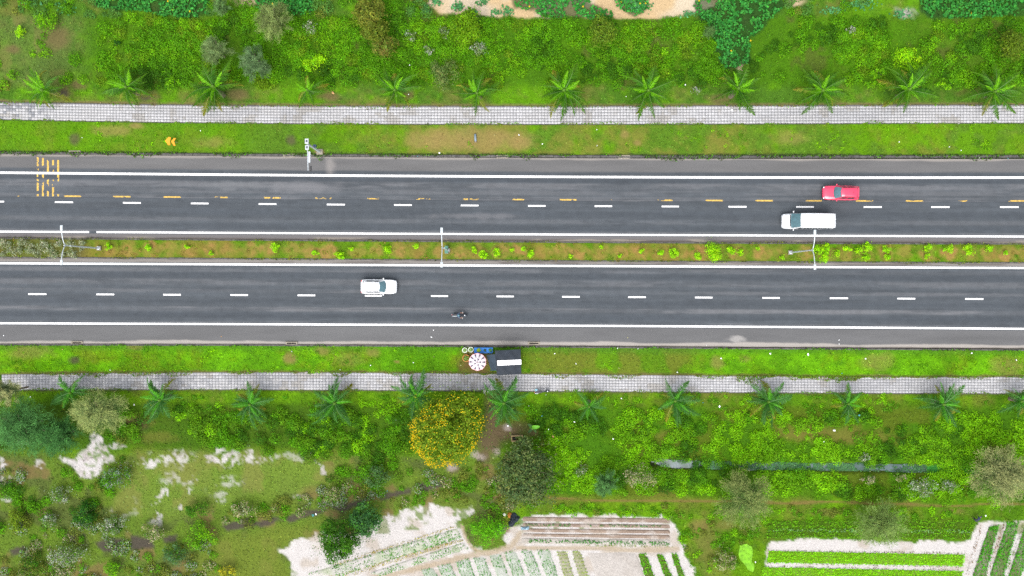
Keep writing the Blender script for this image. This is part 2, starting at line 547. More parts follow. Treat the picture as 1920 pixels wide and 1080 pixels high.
POND = [(1387, 1022), (1399, 1019), (1409, 1024), (1411, 1040), (1409, 1052), (1414, 1062), (1412, 1072), (1402, 1068), (1394, 1056), (1386, 1046), (1384, 1032)]


def ditch_d(px, py):
    pts = np.array(DITCH, float)
    yc = np.interp(px, pts[:, 0], pts[:, 1])
    d = np.abs(py - yc)
    return np.where(px < 1212, 1e3, d)


def paint_south(px, py, X, Y):
    lefty = 1 - sstep(920, 1000, px)
    c = grass(X, Y, K(118, 172, 12), K(96, 146, 25), K(132, 138, 58), 0.5, 91)
    wild = lefty * sstep(830, 870, py)
    c = mixc(c, K(122, 148, 58), 0.75 * wild)
    c = mixc(c, K(104, 118, 62), 0.8 * wild * sstep(0.5, 0.64, fbm(X, Y, 3.2, 5, 92)))
    c = mixc(c, K(150, 128, 84), 0.75 * wild * sstep(0.56, 0.68, fbm(X, Y, 2.6, 5, 93)))
    belt = (1 - sstep(830, 850, py)) * sstep(748, 765, py) * lefty
    c = mixc(c, K(80, 118, 30), 0.8 * belt)
    eb = sstep(960, 1010, px) * sstep(750, 775, py) * (1 - sstep(925, 940, py))
    c = mixc(c, K(84, 140, 14), 0.8 * eb)
    c = mixc(c, K(112, 128, 40), 0.75 * eb * sstep(0.52, 0.62, fbm(X, Y, 4, 4, 95)))
    for (x, y, rx, ry, k) in [(1560, 815, 85, 16, .8), (1500, 810, 50, 12, .7), (1640, 825, 60, 12, .6), (1250, 815, 18, 9, .6), (870, 770, 20, 12, .5), (1420, 752, 26, 12, .7), (1340, 740, 40, 6, .5), (430, 775, 14, 10, .5), (250, 790, 28, 14, .8), (290, 820, 40, 10, .5), (1120, 935, 120, 8, .4), (600, 760, 20, 8, .4), (1250, 930, 40, 10, .5)]:
        c = mixc(c, K(138, 134, 62), k * ell(px, py, X, Y, x, y, rx, ry, amp=.5, seed=int(x)))
    c = mixc(c, K(98, 84, 62), .8 * ell(px, py, X, Y, 256, 795, 22, 12, amp=.5, seed=11))
    # open grass with sand flecks, lower left
    og = pol(px, py, X, Y, [(235, 880), (300, 850), (480, 845), (610, 860), (620, 890), (580, 915), (450, 935), (420, 950), (300, 975), (215, 965)], 12, 18, 3, 96)
    c = mixc(c, K(132, 162, 62) , 0.8 * og)
    c = mixc(c, K(150, 150, 80), 0.6 * og * sstep(0.48, 0.6, fbm(X, Y, 3, 4, 98)))
    og2 = pol(px, py, X, Y, [(330, 1080), (400, 1010), (520, 985), (600, 975), (580, 1005), (525, 1030), (545, 1085), (400, 1100)], 12, 14, 3, 99)
    c = mixc(c, K(132, 150, 58), 0.8 * og2)
    # bare earth by the stall path and under the flowering tree
    for (x, y, rx, ry, k) in [(925, 770, 17, 38, .9), (915, 830, 22, 22, .9), (950, 812, 24, 14, .85), (998, 812, 14, 8, .8), (975, 800, 20, 8, .5), (905, 855, 14, 12, .8), (850, 880, 12, 10, .7)]:
        c = mixc(c, K(128, 108, 84), k * ell(px, py, X, Y, x, y, rx, ry, amp=.5, seed=int(x + y)))
    for (x, y) in [(890, 852), (902, 858), (932, 848), (848, 878), (952, 802)]:
        c = mixc(c, K(205, 190, 180), .8 * ell(px, py, X, Y, x, y, 8, 6, amp=.8, scale=.6, seed=int(x)))
    # white sand
    sand = K(244, 238, 236) * (0.9 + 0.2 * fbm(X, Y, 0.8, 4, 101))[..., None]
    sm = pol(px, py, X, Y, [(115, 856), (140, 862), (162, 838), (178, 812), (192, 822), (200, 845), (212, 856), (195, 878), (172, 904), (150, 892), (132, 874)], 3, 9, 1.1, 102)
    sm = np.maximum(sm, pol(px, py, X, Y, [(-60, 850), (0, 852), (14, 866), (8, 880), (-60, 890)], 3, 7, 1.1, 103))
    for (x, y, rx, ry, k) in [(284, 868, 16, 8, .95), (335, 858, 28, 14, .75), (420, 862, 26, 14, .95), (462, 858, 24, 10, .8), (500, 858, 22, 8, .6), (216, 836, 22, 5, .7), (20, 930, 18, 8, .6), (10, 900, 12, 10, .5), (75, 870, 10, 6, .6), (430, 905, 22, 10, .5), (330, 900, 26, 12, .45), (410, 932, 18, 10, .5), (565, 855, 26, 8, .45), (560, 930, 8, 5, .6)]:
        sm = np.maximum(sm, k * ell(px, py, X, Y, x, y, rx, ry, soft=.25, amp=1.1, scale=.9, seed=int(x + y)))
    fleck = fbm(X, Y, .5, 4, 104)
    solid = pol(px, py, X, Y, [(122, 858), (160, 842), (180, 818), (194, 845), (205, 857), (190, 876), (172, 896), (152, 888)], 6, 6, 1.0, 105)
    sm = sm * np.maximum(solid * (.25 + .75 * sstep(.30, .44, fleck)), sstep(.40, .56, fleck))
    sand = mixc(sand, K(196, 184, 176), .55 * sstep(.5, .66, fbm(X, Y, .9, 4, 108)))
    fl = og * sstep(.63, .69, fbm(X, Y, 1.0, 4, 106)) * sstep(.45, .6, fbm(X, Y, 6, 3, 107))
    sm = np.maximum(sm, .85 * fl)
    c = c * (1 - sm[..., None]) + sand * sm[..., None]
    # dark earth of the old track
    for (p) in [[(415, 985), (470, 968), (478, 985), (425, 998)], [(478, 980), (520, 968), (530, 975), (490, 990)], [(175, 1015), (232, 1010), (238, 1030), (195, 1034)], [(245, 1004), (285, 1010), (290, 1026), (246, 1034)], [(530, 970), (600, 952), (612, 958), (545, 980)], [(625, 950), (680, 936), (690, 946), (640, 958)], [(712, 925), (772, 914), (772, 926), (714, 938)], [(784, 906), (832, 898), (832, 912), (786, 922)], [(20, 1030), (45, 1025), (48, 1040), (24, 1044)], [(132, 1004), (158, 1002), (158, 1012), (134, 1014)], [(305, 1008), (332, 1002), (334, 1016), (308, 1018)]]:
        c = mixc(c, K(98, 88, 82), 0.9 * pol(px, py, X, Y, p, 3, 5, 1.0, 110))
    # brown footpath
    fy = np.interp(px, [1020, 1050, 1120, 1340, 1480, 1560, 1800, 1850, 2000], [931, 935, 938, 939, 943, 941, 949, 944, 944])
    fm = (1 - sstep(1.0, 3.2, np.abs(py - fy) + 2 * (fbm(X, Y, 1.5, 3, 111) - .5))) * sstep(1015, 1035, px)
    c = mixc(c, K(158, 128, 82), 0.75 * fm)
    for (x, y, rx, ry, k) in [(1320, 1010, 26, 40, .55), (1310, 985, 18, 12, .7), (1345, 1060, 30, 30, .45), (1550, 960, 20, 6, .6), (1360, 985, 18, 8, .6), (1790, 958, 22, 5, .6)]:
        c = mixc(c, K(150, 135, 78), k * ell(px, py, X, Y, x, y, rx, ry, amp=.5, seed=int(x)))
    # white sandy field soil
    m = np.maximum(pol(px, py, X, Y, FIELD, 2, 13, 1.0, 120), pol(px, py, X, Y, FIELD_E, 2, 8, .9, 121))
    m = m * (1 - .8 * sstep(.58, .64, fbm(X, Y, 1.2, 5, 126)) * (py < 995) * (px < 1000))
    fs = K(243, 237, 233) * (0.93 + 0.14 * fbm(X, Y, 0.7, 4, 122))[..., None]
    fs = mixc(fs, K(212, 196, 176), 0.6 * sstep(0.55, 0.68, fbm(X, Y, 2.5, 5, 123)))
    fs = mixc(fs, K(135, 150, 72), 0.7 * sstep(0.60, 0.68, fbm(X, Y, 1.8, 5, 124)) * (py < 1000))
    c = c * (1 - m[..., None]) + fs * m[..., None]
    # tan footways across the field
    for pts, w in [([(700, 1085), (800, 1062), (880, 1042), (930, 1033), (958, 1024), (975, 1000)], 5), ([(972, 1028), (1100, 1027), (1180, 1031), (1270, 1030)], 4), ([(866, 985), (872, 1008), (884, 1026), (898, 1033)], 2.5)]:
        pts = np.array(pts, float)
        d = np.full(px.shape, 1e9)
        for a, b in zip(pts[:-1], pts[1:]):
            e = b - a; t = np.clip(((px - a[0]) * e[0] + (py - a[1]) * e[1]) / (e @ e), 0, 1)
            d = np.minimum(d, np.hypot(px - a[0] - e[0] * t, py - a[1] - e[1] * t))
        c = mixc(c, K(208, 188, 158), 0.8 * (1 - sstep(w - 1, w + 2, d + 2 * (fbm(X, Y, 1, 3, 125) - .5))))
    # grey and tan blotch on the ground next to the tarpaulin
    c = mixc(c, K(118, 112, 118), .9 * ell(px, py, X, Y, 940, 992, 10, 9, soft=.5, amp=.25, seed=130))
    c = mixc(c, K(180, 150, 128), .8 * ell(px, py, X, Y, 951, 994, 7, 5, soft=.5, amp=.25, seed=131))
    # ditch bed
    dd = ditch_d(px, py)
    c = mixc(c, K(70, 84, 50), 1 - sstep(5, 9, dd + 5 * (fbm(X, Y, 1.5, 3, 132) - .5)))
    e = py - L_walkS1(px)
    c = mixc(c, K(105, 108, 62), 0.85 * (1 - sstep(0.5, 5, e + 6 * (fbm(X, Y, 1.3, 3, 133) - .5))))
    return c


# ---------------------------------------------------------------- sheets of ground
def sheet(name, top, bot, xs, ny, material, paint, zf=None, parent=None):
    xs = np.asarray(xs, float)
    t = np.linspace(0, 1, ny + 1)
    pxg = np.broadcast_to(xs[None, :], (ny + 1, len(xs)))
    a, b = top(xs), bot(xs)
    pyg = a[None, :] * (1 - t[:, None]) + b[None, :] * t[:, None]
    X = (pxg - 960) * S; Y = (540 - pyg) * S
    Z = np.zeros(X.shape) if zf is None else zf(pxg, pyg, X, Y)
    V = np.stack([X, Y, Z], -1).reshape(-1, 3)
    c = paint(pxg, pyg, X, Y).reshape(-1, 3)
    nx = len(xs)
    i = np.arange(ny)[:, None] * nx + np.arange(nx - 1)[None, :]
    F = np.stack([i, i + nx, i + nx + 1, i + 1], -1).reshape(-1, 4)
    o = mesh_np(name, V, F, material, parent, col=np.clip(c, .004, .9), smooth=True)
    return o


XS = np.linspace(-300, 2220, 682)


def z_wildN(px, py, X, Y):
    z = 0.06 + 0.22 * (fbm(X, Y, 5, 4, 200) - 0.45)
    e = L_walkN0(px) - py
    return np.where(e < 25, 0.07 + (z - 0.07) * np.clip(e / 25, 0, 1), z)


def z_wildS(px, py, X, Y):
    z = 0.06 + 0.2 * (fbm(X, Y, 5, 4, 201) - 0.45)
    e = py - L_walkS1(px)
    z = np.where(e < 25, 0.07 + (z - 0.07) * np.clip(e / 25, 0, 1), z)
    f = np.minimum(pol(px, py, X, Y, FIELD, 6, 0, 1, 0) + pol(px, py, X, Y, FIELD_E, 6, 0, 1, 0), 1)
    pd = pol(px, py, X, Y, POND, 4, 0, 1, 0)
    z = z * (1 - pd) + pd * .02
    z = z * (1 - f) + f * (0.02 + 0.04 * (fbm(X, Y, 1.5, 3, 202) - .5))
    return z - 0.55 * (1 - sstep(4, 13, ditch_d(px, py) + 6 * (fbm(X, Y, 1.6, 3, 132) - .5)))


def z_verge(px, py, X, Y):
    return 0.075 + 0.05 * (fbm(X, Y, 1.5, 4, 203) - 0.5)


ground = tag(sheet('ground', const(-500), L_walkN0, XS, 190, M_ground, paint_north, z_wildN), kind='structure')
verge = tag(sheet('grass_verge', L_walkN1, L_vergN1, XS, 20, M_ground, paint_vergeN, z_verge), kind='structure')
median = tag(sheet('median_strip', L_medN, L_medS, XS, 14, M_ground, paint_median, z_verge), kind='structure')
verge2 = tag(sheet('grass_verge', L_vergS0, L_walkS0, XS, 18, M_ground, paint_vergeS, z_verge), kind='structure')
field = tag(sheet('field_ground', L_walkS1, const(1560), XS, 226, M_ground, paint_south, z_wildS), kind='structure')


# the same country carries on to the horizon
def paint_far(px, py, X, Y):
    c = np.zeros(X.shape + (3,)) + K(96, 140, 45)
    c = mixc(c, K(128, 140, 70), sstep(.4, .6, fbm(X, Y, 60, 4, 300)))
    return mixc(c, K(70, 118, 38), sstep(.5, .6, fbm(X, Y, 35, 4, 301)))


xf = np.concatenate([np.linspace(-45000, -2000, 40), np.linspace(-1800, 3800, 40), np.linspace(4000, 47000, 40)])
far = tag(sheet('surrounding_land', const(-44000), const(45000), xf, 120, M_ground, paint_far, lambda px, py, X, Y: np.full(X.shape, -0.8)), kind='structure')

# ---------------------------------------------------------------- the two carriageways
XR = np.concatenate([np.linspace(-22000, -600, 30), np.linspace(-500, -305, 14), np.linspace(-300, 2220, 420), np.linspace(2225, 2420, 14), np.linspace(2500, 24000, 30)])


def asphalt(px, py, X, Y, tracks, seed):
    base = K(93, 100, 107)
    c = np.zeros(X.shape + (3,)) + base
    st = fbm(X, Y, 14, 5, seed, sy=0.45)                     # long streaks along the road
    c = c * (0.74 + 0.52 * st)[..., None]
    for (f, off, w, k) in tracks:
        d = np.abs(py - f(px) - off)
        m = 1 - sstep(w * 0.3, w, d + 2.0 * (fbm(X, Y, 4, 3, seed + 7, sy=.5) - .5))
        n = 0.35 + 1.1 * sstep(0.38, 0.62, fbm(X, Y, 7, 5, seed + int(off) + 50, sy=0.6))
        if k > 0:
            c = mixc(c, K(142, 143, 147), 1.1 * k * m * np.clip(n, 0, 1.2))
        else:
            c = mixc(c, K(78, 86, 95), -k * m)
    grain = fbm(X, Y, 0.5, 2, seed + 90)
    c = mixc(c, K(72, 79, 87), .35 * sstep(.62, .74, fbm(X, Y, 3.5, 4, seed + 91, sy=.4)))
    return c * (0.86 + 0.28 * grain)[..., None]


def paint_roadN(px, py, X, Y):
    c = asphalt(px, py, X, Y, [(L_edgeN0, 18, 9, .42), (L_edgeN0, 30, 7, .30), (L_edgeN0, 8, 5, -.5), (L_edgeN0, 40, 4, .25), (L_yell, 1, 1.2, .5), (L_dashN, 16, 8, -.35), (L_dashN, 30, 6, .22), (L_dashN, 42, 8, -.4), (L_edgeN1, -4, 2.5, .35)], 400)
    sh = 1 - sstep(-12, -7, py - L_edgeN0(px) + 2 * (fbm(X, Y, 5, 3, 410, sy=1) - .5))
    n = fbm(X, Y, 6, 5, 411, sy=.8)
    shc = K(129, 128, 128) * (0.82 + 0.36 * n)[..., None]
    c = c * (1 - sh[..., None]) + shc * sh[..., None]
    e = py - L_roadN0(px)
    c = mixc(c, K(188, 180, 172), 0.85 * (1 - sstep(1, 4.5, e + 6 * (fbm(X, Y, 5, 4, 412, sy=1.5) - .55))))
    e = py - L_edgeN1(px)
    c = mixc(c, K(138, 134, 134), 0.9 * sstep(2.4, 3.4, e))
    c = mixc(c, K(112, 102, 94), 0.8 * sstep(7.5, 11, e + 4 * (fbm(X, Y, 3, 4, 413, sy=.8) - .5)))
    c = mixc(c, K(185, 175, 160), .6 * sstep(6, 9, e) * sstep(.56, .66, fbm(X, Y, 4, 4, 414, sy=.5)))
    d = np.abs(py - L_yell(px) - 2.2 - .6 * (fbm(X, Y, 6, 3, 419) - .5))
    c = mixc(c, K(72, 78, 86), .6 * (1 - sstep(.4, 1.2, d)) * sstep(.35, .5, fbm(X, Y, 5, 3, 420)))
    # pale smear of washed-out sand beside the camera mast, and a few scuffs
    c = mixc(c, K(178, 172, 168), .75 * ell(px, py, X, Y, 619, 309, 7, 16, soft=.6, amp=.3, seed=415))
    c = mixc(c, K(150, 150, 154), .6 * ell(px, py, X, Y, 565, 352, 55, 10, soft=.6, amp=.7, seed=416))
    c = mixc(c, K(146, 148, 152), .5 * ell(px, py, X, Y, 430, 348, 60, 7, soft=.6, amp=.7, seed=417))
    c = mixc(c, K(150, 150, 154), .5 * ell(px, py, X, Y, 890, 405, 70, 5, soft=.6, amp=.8, seed=418))
    return c


def paint_roadS(px, py, X, Y):
    c = asphalt(px, py, X, Y, [(L_edgeS0, 10, 6, .30), (L_edgeS0, 20, 8, -.45), (L_edgeS0, 33, 8, .30), (L_dashS, -8, 5, .3), (L_dashS, 12, 6, -.4), (L_dashS, 26, 6, .55), (L_dashS, 38, 7, -.5), (L_edgeS1, -4.5, 2, .3)], 430)
    e = py - L_edgeS1(px)
    n = fbm(X, Y, 6, 5, 441, sy=.8)
    sh = sstep(2.5, 4, e)
    shc = K(126, 126, 127) * (0.82 + 0.36 * n)[..., None]
    c = c * (1 - sh[..., None]) + shc * sh[..., None]
    e = L_roadS1(px) - py
    w = 7.0 + 9 * (fbm(X, Y, 9, 4, 442, sy=3) - .5)
    c = mixc(c, K(206, 198, 190), 0.95 * (1 - sstep(w - 2.0, w + 1.2, e + 2 * (fbm(X, Y, .8, 3, 443) - .5))))
    c = mixc(c, K(200, 196, 192), .85 * ell(px, py, X, Y, 1382, 637, 14, 6, soft=.4, amp=.7, scale=.7, seed=444))
    c = mixc(c, K(120, 112, 102), .8 * (1 - sstep(.5, 2.6, e + 2.5 * (fbm(X, Y, 1.5, 3, 445) - .5))))
    e = L_edgeS0(px) - py
    c = mixc(c, K(172, 165, 158), .9 * sstep(2.4, 3.4, e))
    c = mixc(c, K(120, 112, 106), .8 * sstep(.5, .62, fbm(X, Y, 5, 4, 446, sy=.25)) * sstep(3, 4, e))
    return c


zroad = lambda px, py, X, Y: np.zeros(X.shape)
road = tag(sheet('carriageway', L_roadN0, L_medN, XR, 120, M_asph, paint_roadN, zroad), kind='structure')
road2 = tag(sheet('carriageway', L_medS, L_roadS1, XR, 120, M_asph, paint_roadS, zroad), kind='structure')


# ---------------------------------------------------------------- painted markings (sheets 4 mm up)
def strip(name, f, x0, x1, w, z, material, parent, wear=0.0, seed=0, step=None):
    """a painted strip along the road; wear > 0 leaves out worn cells"""
    n = max(1, int((x1 - x0) / (step or 40)))
    xs = np.linspace(x0, x1, n + 1)
    m = 1 if wear == 0 else 4
    t = np.linspace(-0.5, 0.5, m + 1)
    yc = f(xs)
    pxg = np.broadcast_to(xs[None, :], (m + 1, n + 1)); pyg = yc[None, :] + t[:, None] * w
    V = np.stack([(pxg - 960) * S, (540 - pyg) * S, np.full(pxg.shape, z)], -1).reshape(-1, 3)
    i = np.arange(m)[:, None] * (n + 1) + np.arange(n)[None, :]
    F = np.stack([i, i + n + 1, i + n + 2, i + 1], -1).reshape(-1, 4)
    if wear > 0:
        cx = V[F].mean(1)
        keep = fbm(cx[:, 0], cx[:, 1], .6, 4, seed, sy=.25) > wear
        edge = (np.abs(cx[:, 0] / S + 960 - (x0 + x1) / 2) > (x1 - x0) * .42) & (vhash(cx[:, 0] * 50, cx[:, 1] * 50, seed) < .4)
        F = F[keep & ~edge]
    return mesh_np(name, V, F, material, parent)


def edge_line(f, x0, x1, parent, w=4.4):
    o = strip('edge_line', f, x0, x1, w, 0.008, M_white, parent, step=30)
    return o


edge_line(L_edgeN0, -6000, 8000, road, 4.2)
edge_line(L_edgeN1, -6000, 167, road, 3.5)
edge_line(L_edgeN1, 181, 8000, road, 3.5)
edge_line(L_edgeS0, -6000, 8000, road2, 3.7)
edge_line(L_edgeS1, -6000, 8000, road2, 3.7)
for (a, b) in [(-24, 7.8), (102.8, 137), (230.6, 264), (358, 391), (485, 518.3), (612.8, 646.7), (739, 772), (864, 897), (990, 1022.8), (1115, 1147.8), (1240.6, 1273), (1366, 1399.7), (1492.8, 1526), (1619.4, 1653.3), (1746, 1780.5), (1875, 1910)] + [(-151 - 127 * k, -118 - 127 * k) for k in range(3)] + [(2003 + 127 * k, 2037 + 127 * k) for k in range(3)]:
    strip('lane_dash', L_dashN, a, b, 2.9, 0.004, M_white, road, step=12)
for (a, b) in [(53, 87), (180.6, 214), (306, 339), (432, 465), (558, 591), (684, 716), (808, 840), (931, 963.4), (1054, 1087), (1178, 1211), (1303, 1336), (1429.5, 1462), (1555.8, 1590), (1682.5, 1716), (1809.7, 1844)] + [(-74 - 127 * k, -40 - 127 * k) for k in range(3)] + [(1937 + 127 * k, 1971 + 127 * k) for k in range(3)]:
    strip('lane_dash', L_dashS, a, b, 3.0, 0.004, M_white, road2, step=12)
for i, (a, b, w) in enumerate([(25.5, 57.8, .5), (120, 152, .2), (212, 244.7, .4), (305.8, 339, .3), (402, 434, .46), (494.7, 526, .38), (591, 621.7, .48), (684, 711, .46), (776.7, 807, .45), (868, 897, .42), (961, 989, .42), (1049.4, 1082, .38), (1146, 1173, .55), (1232, 1261, .36), (1322, 1355.6, .25), (1416, 1449.5, .25), (1510.8, 1543.6, .25), (1604.7, 1637, .42), (1698, 1731, .4), (1794, 1827, .45), (1891, 1924, .3)]):
    strip('yellow_dash', L_yell, a, b, 2.8, 0.004, M_yellow, road, wear=w, seed=500 + i, step=1.2)
# five worn yellow rumble bars across the first lane
for i, x in enumerate([70.8, 80.5, 89.8, 99.5, 109]):
    ys = np.linspace(294, 368, 75); xs = np.linspace(x - 1.8, x + 1.8, 5)
    G = np.array([[((a - 960) * S, (540 - b) * S, 0.004) for a in xs] for b in ys]).reshape(-1, 3)
    q = np.arange(74)[:, None] * 5 + np.arange(4)[None, :]
    F = np.stack([q, q + 5, q + 6, q + 1], -1).reshape(-1, 4)
    cc = G[F].mean(1)
    py_ = PY(cc[:, 1])
    thr = np.where(py_ < 300, .64, np.where(py_ < 322, .38, np.where(py_ < 345, .48 + .02 * i, .54)))
    thr = np.where(py_ > 364, .25, thr)
    F = F[fbm(cc[:, 0], cc[:, 1], .55, 3, 530 + i) > thr]
    mesh_np('rumble_bar', G, F, M_yellow, road)


# ---------------------------------------------------------------- kerbs: rows of stones with open joints
def kerb_row(f, off, w, z0, z1, seed, x0=-300, x1=2220, step=14.7):
    bm = nb()
    rng = random.Random(seed)
    x = x0
    while x < x1:
        xa, xb = x + .25, x + step - .25
        ya, yb = float(f(xa)) + off, float(f(xb)) + off
        dz = rng.uniform(-.012, .012); dy = rng.uniform(-.25, .25)
        P = []
        for (xx, yy) in ((xa, ya), (xb, yb)):
            for s in (-.5, .5):
                P.append(((xx - 960) * S, (540 - yy - dy - s * w) * S))
        vv = [bm.verts.new((p[0], p[1], z)) for z in (z0, z1 + dz) for p in P]
        for q in ((4, 5, 7, 6), (0, 1, 5, 4), (2, 3, 7, 6), (0, 2, 6, 4), (1, 3, 7, 5)):
            bm.faces.new([vv[k] for k in q])
        x += step
    o = bm_obj('kerb', bm, M_kerb)
    return tag(o, kind='structure')


kerb_row(L_vergN1, 2.9, 4.2, -.3, .13, 1)
kerb_row(L_medN, .4, 2.2, -.3, .12, 2)
kerb_row(L_medS, -.4, 2.2, -.3, .12, 3)
kerb_row(L_vergS0, -.9, 2.6, -.3, .13, 4)
kerb_row(L_walkN1, .7, 1.3, -.2, .10, 5)
kerb_row(L_walkS1, .7, 1.3, -.2, .10, 6)
kerb_row(L_walkN0, -.7, 1.2, -.2, .10, 7)


# ---------------------------------------------------------------- paved footpaths, every tile its own raised piece
def footpath(f0, f1, x0, x1, rows, seed, worn):
    root = sheet('footpath', f0, f1, np.linspace(x0, x1, 400), 2, M_joint, lambda px, py, X, Y: np.zeros(X.shape + (3,)) + K(204, 202, 200), lambda px, py, X, Y: np.full(X.shape, 0.085))
    tag(root, kind='structure')
    pitch = 5.9
    n = int((x1 - x0) / pitch)
    ii, jj = np.meshgrid(np.arange(n), np.arange(rows))
    ii, jj = ii.ravel(), jj.ravel()
    g = 0.15 / pitch
    xa = x0 + (ii + g) * pitch; xb = x0 + (ii + 1 - g) * pitch
    h = (f1((xa + xb) / 2) - f0((xa + xb) / 2)) / rows
    ya0 = f0(xa) + (f1(xa) - f0(xa)) / rows * jj + .15; ya1 = f0(xa) + (f1(xa) - f0(xa)) / rows * (jj + 1) - .15
    yb0 = f0(xb) + (f1(xb) - f0(xb)) / rows * jj + .15; yb1 = f0(xb) + (f1(xb) - f0(xb)) / rows * (jj + 1) - .15
    r = vhash(ii, jj, seed)
    z = 0.094 + 0.006 * (vhash(ii, jj, seed + 1) - .5)
    def P(x, y, zz): return np.stack([(x - 960) * S, (540 - y) * S, zz], -1)
    zl = np.full(z.shape, .08)
    top = [P(xa, ya0, z), P(xa, ya1, z), P(xb, yb1, z), P(xb, yb0, z)]
    bot = [P(xa, ya0, zl), P(xa, ya1, zl), P(xb, yb1, zl), P(xb, yb0, zl)]
    V = np.stack(top + bot, 1).reshape(-1, 3)
    b = np.arange(len(ii))[:, None] * 8
    q = np.array([[0, 1, 2, 3], [0, 4, 5, 1], [1, 5, 6, 2], [2, 6, 7, 3], [3, 7, 4, 0]])
    F = (b[:, :, None] + q[None]).reshape(-1, 4)
    X = (x0 + (ii + .5) * pitch - 960) * S
    Y = jj * .4
    big = fbm(X, Y, 9, 3, seed + 3, sy=3)
    c = np.zeros((len(ii), 3)) + K(238, 237, 239)
    c = c * (0.88 + 0.2 * r)[:, None]
    c = mixc(c, K(208, 208, 211), .6 * sstep(.48, .70, big))
    c = mixc(c, K(232, 230, 230), .6 * sstep(.5, .62, fbm(X, Y, 2.2, 3, seed + 4)))
    c = mixc(c, K(166, 169, 176), worn(X / S + 960) * (.6 * fbm(X, Y, 1.5, 3, seed + 5) + .4 * vhash(ii, jj, seed + 8) > .50) * .8)
    c = mixc(c, K(190, 182, 168), .5 * sstep(.60, .70, fbm(X, Y, 1.6, 4, seed + 6)))
    col = np.repeat(c, 8, axis=0)
    o = mesh_np('paving_tiles', V, F, M_tile, root, col=np.clip(col, .01, .8))
    tag(o, kind='stuff')
    return root


footpath(L_walkN0, L_walkN1, -300, 2220, 6, 600, lambda p: 1 - sstep(60, 120, p))
footpath(L_walkS0, L_walkS1, 4, 2220, 6, 600, lambda p: np.where(p < 560, .45, .12))

# ---------------------------------------------------------------- low ground cover that nobody could count
def inpoly(px, py, pts):
    return poly_sd(px, py, pts) < 0


def pick(rng, n, pal):
    w = np.array([p[1] for p in pal], float); w /= w.sum()
    return np.stack([p[0] for p in pal])[rng.choice(len(pal), n, p=w)]


def ground_z(px, py, X, Y):
    return np.where(py < 215, z_wildN(px, py, X, Y), z_wildS(px, py, X, Y))


sandN = lambda px, py: inpoly(px, py, SAND_N)


def in_vines(px, py):
    m = np.zeros(px.shape, bool)
    for p in VINES_N: m |= inpoly(px, py, p)
    return m


def thicket(name, zone, dens, pal, rmin, rmax, hk, seed, per_m2=105, leaf=.145, extra=None, patch=3.0):
    """bushes scattered through a zone polygon; dens(px,py,X,Y) gives the share that is covered"""
    rng = np.random.default_rng(seed)
    z = np.array(zone, float); lo, hi = z.min(0), z.max(0)
    area = (hi[0] - lo[0]) * (hi[1] - lo[1]) * S * S
    n = int(area * 2.3)
    px = rng.uniform(lo[0], hi[0], n); py = rng.uniform(lo[1], hi[1], n)
    X = (px - 960) * S; Y = (540 - py) * S
    ok = inpoly(px, py, zone) & (rng.random(n) < dens(px, py, X, Y))
    if extra is not None: ok &= ~extra(px, py)
    px, py, X, Y = px[ok], py[ok], X[ok], Y[ok]
    n = len(px)
    r = rmin + (rmax - rmin) * rng.random(n) ** 1.6
    # neighbouring bushes are often the same kind
    w = np.cumsum([p[1] for p in pal]); w = w / w[-1]
    u = fbm(X, Y, patch, 3, seed + 1); u = (np.argsort(np.argsort(u)) + .5) / max(n, 1)
    u = np.clip(u + rng.normal(0, .16, n), 0, .999)
    base = np.stack([p[0] for p in pal])[np.searchsorted(w, u)]
    base = base * np.exp(rng.normal(0, .10, (n, 1)))
    pale = base[:, 2] > .42 * base[:, 1]
    h = r * hk * rng.uniform(.7, 1.25, n)
    npd = np.maximum(12, (per_m2 * np.pi * r * r)).astype(int)
    C, N, idx = domes(rng, X, Y, ground_z(px, py, X, Y), r, h, npd)
    m = len(C)
    cl = Cloud()
    L = leaf * np.exp(rng.normal(0, .3, m))
    lc = base[idx].copy()
    mixed = pale[idx] & (rng.random(m) < .55)       # pale bushes carry green leaves as well
    lc[mixed] = pick(rng, int(mixed.sum()), [(G_MID, 2), (G_OLIVE, 2), (G_DARK, 1)])
    cl.add(C, N, L, L * .62, jitter(rng, lc, m, .2, .10))
    return tag(cl.build(name, M_leaf, seed=seed), kind='stuff')


THN = [(120, 40), (180, 30), (400, 40), (480, 22), (800, 26), (820, 34), (960, 38), (1160, 44), (1330, 38), (1400, 130), (1490, 30), (1700, 38), (1750, 45), (2070, 38), (2070, 158), (1200, 160), (600, 165), (300, 168), (130, 160)]


def densN(px, py, X, Y):
    n = fbm(X, Y, 4.5, 4, 700)
    d = np.where(px < 1250, .97 * sstep(.22, .32, n), .95 * sstep(.40, .50, n))
    d = np.where((px > 1440) & (px < 1720), .9 * sstep(.43, .53, n), d)
    d = np.where(px > 1790, .95 * sstep(.36, .46, n), d)
    return d * (1 - .75 * sstep(140, 166, py)) * np.where(px < 260, .75 * sstep(.42, .5, n), 1)


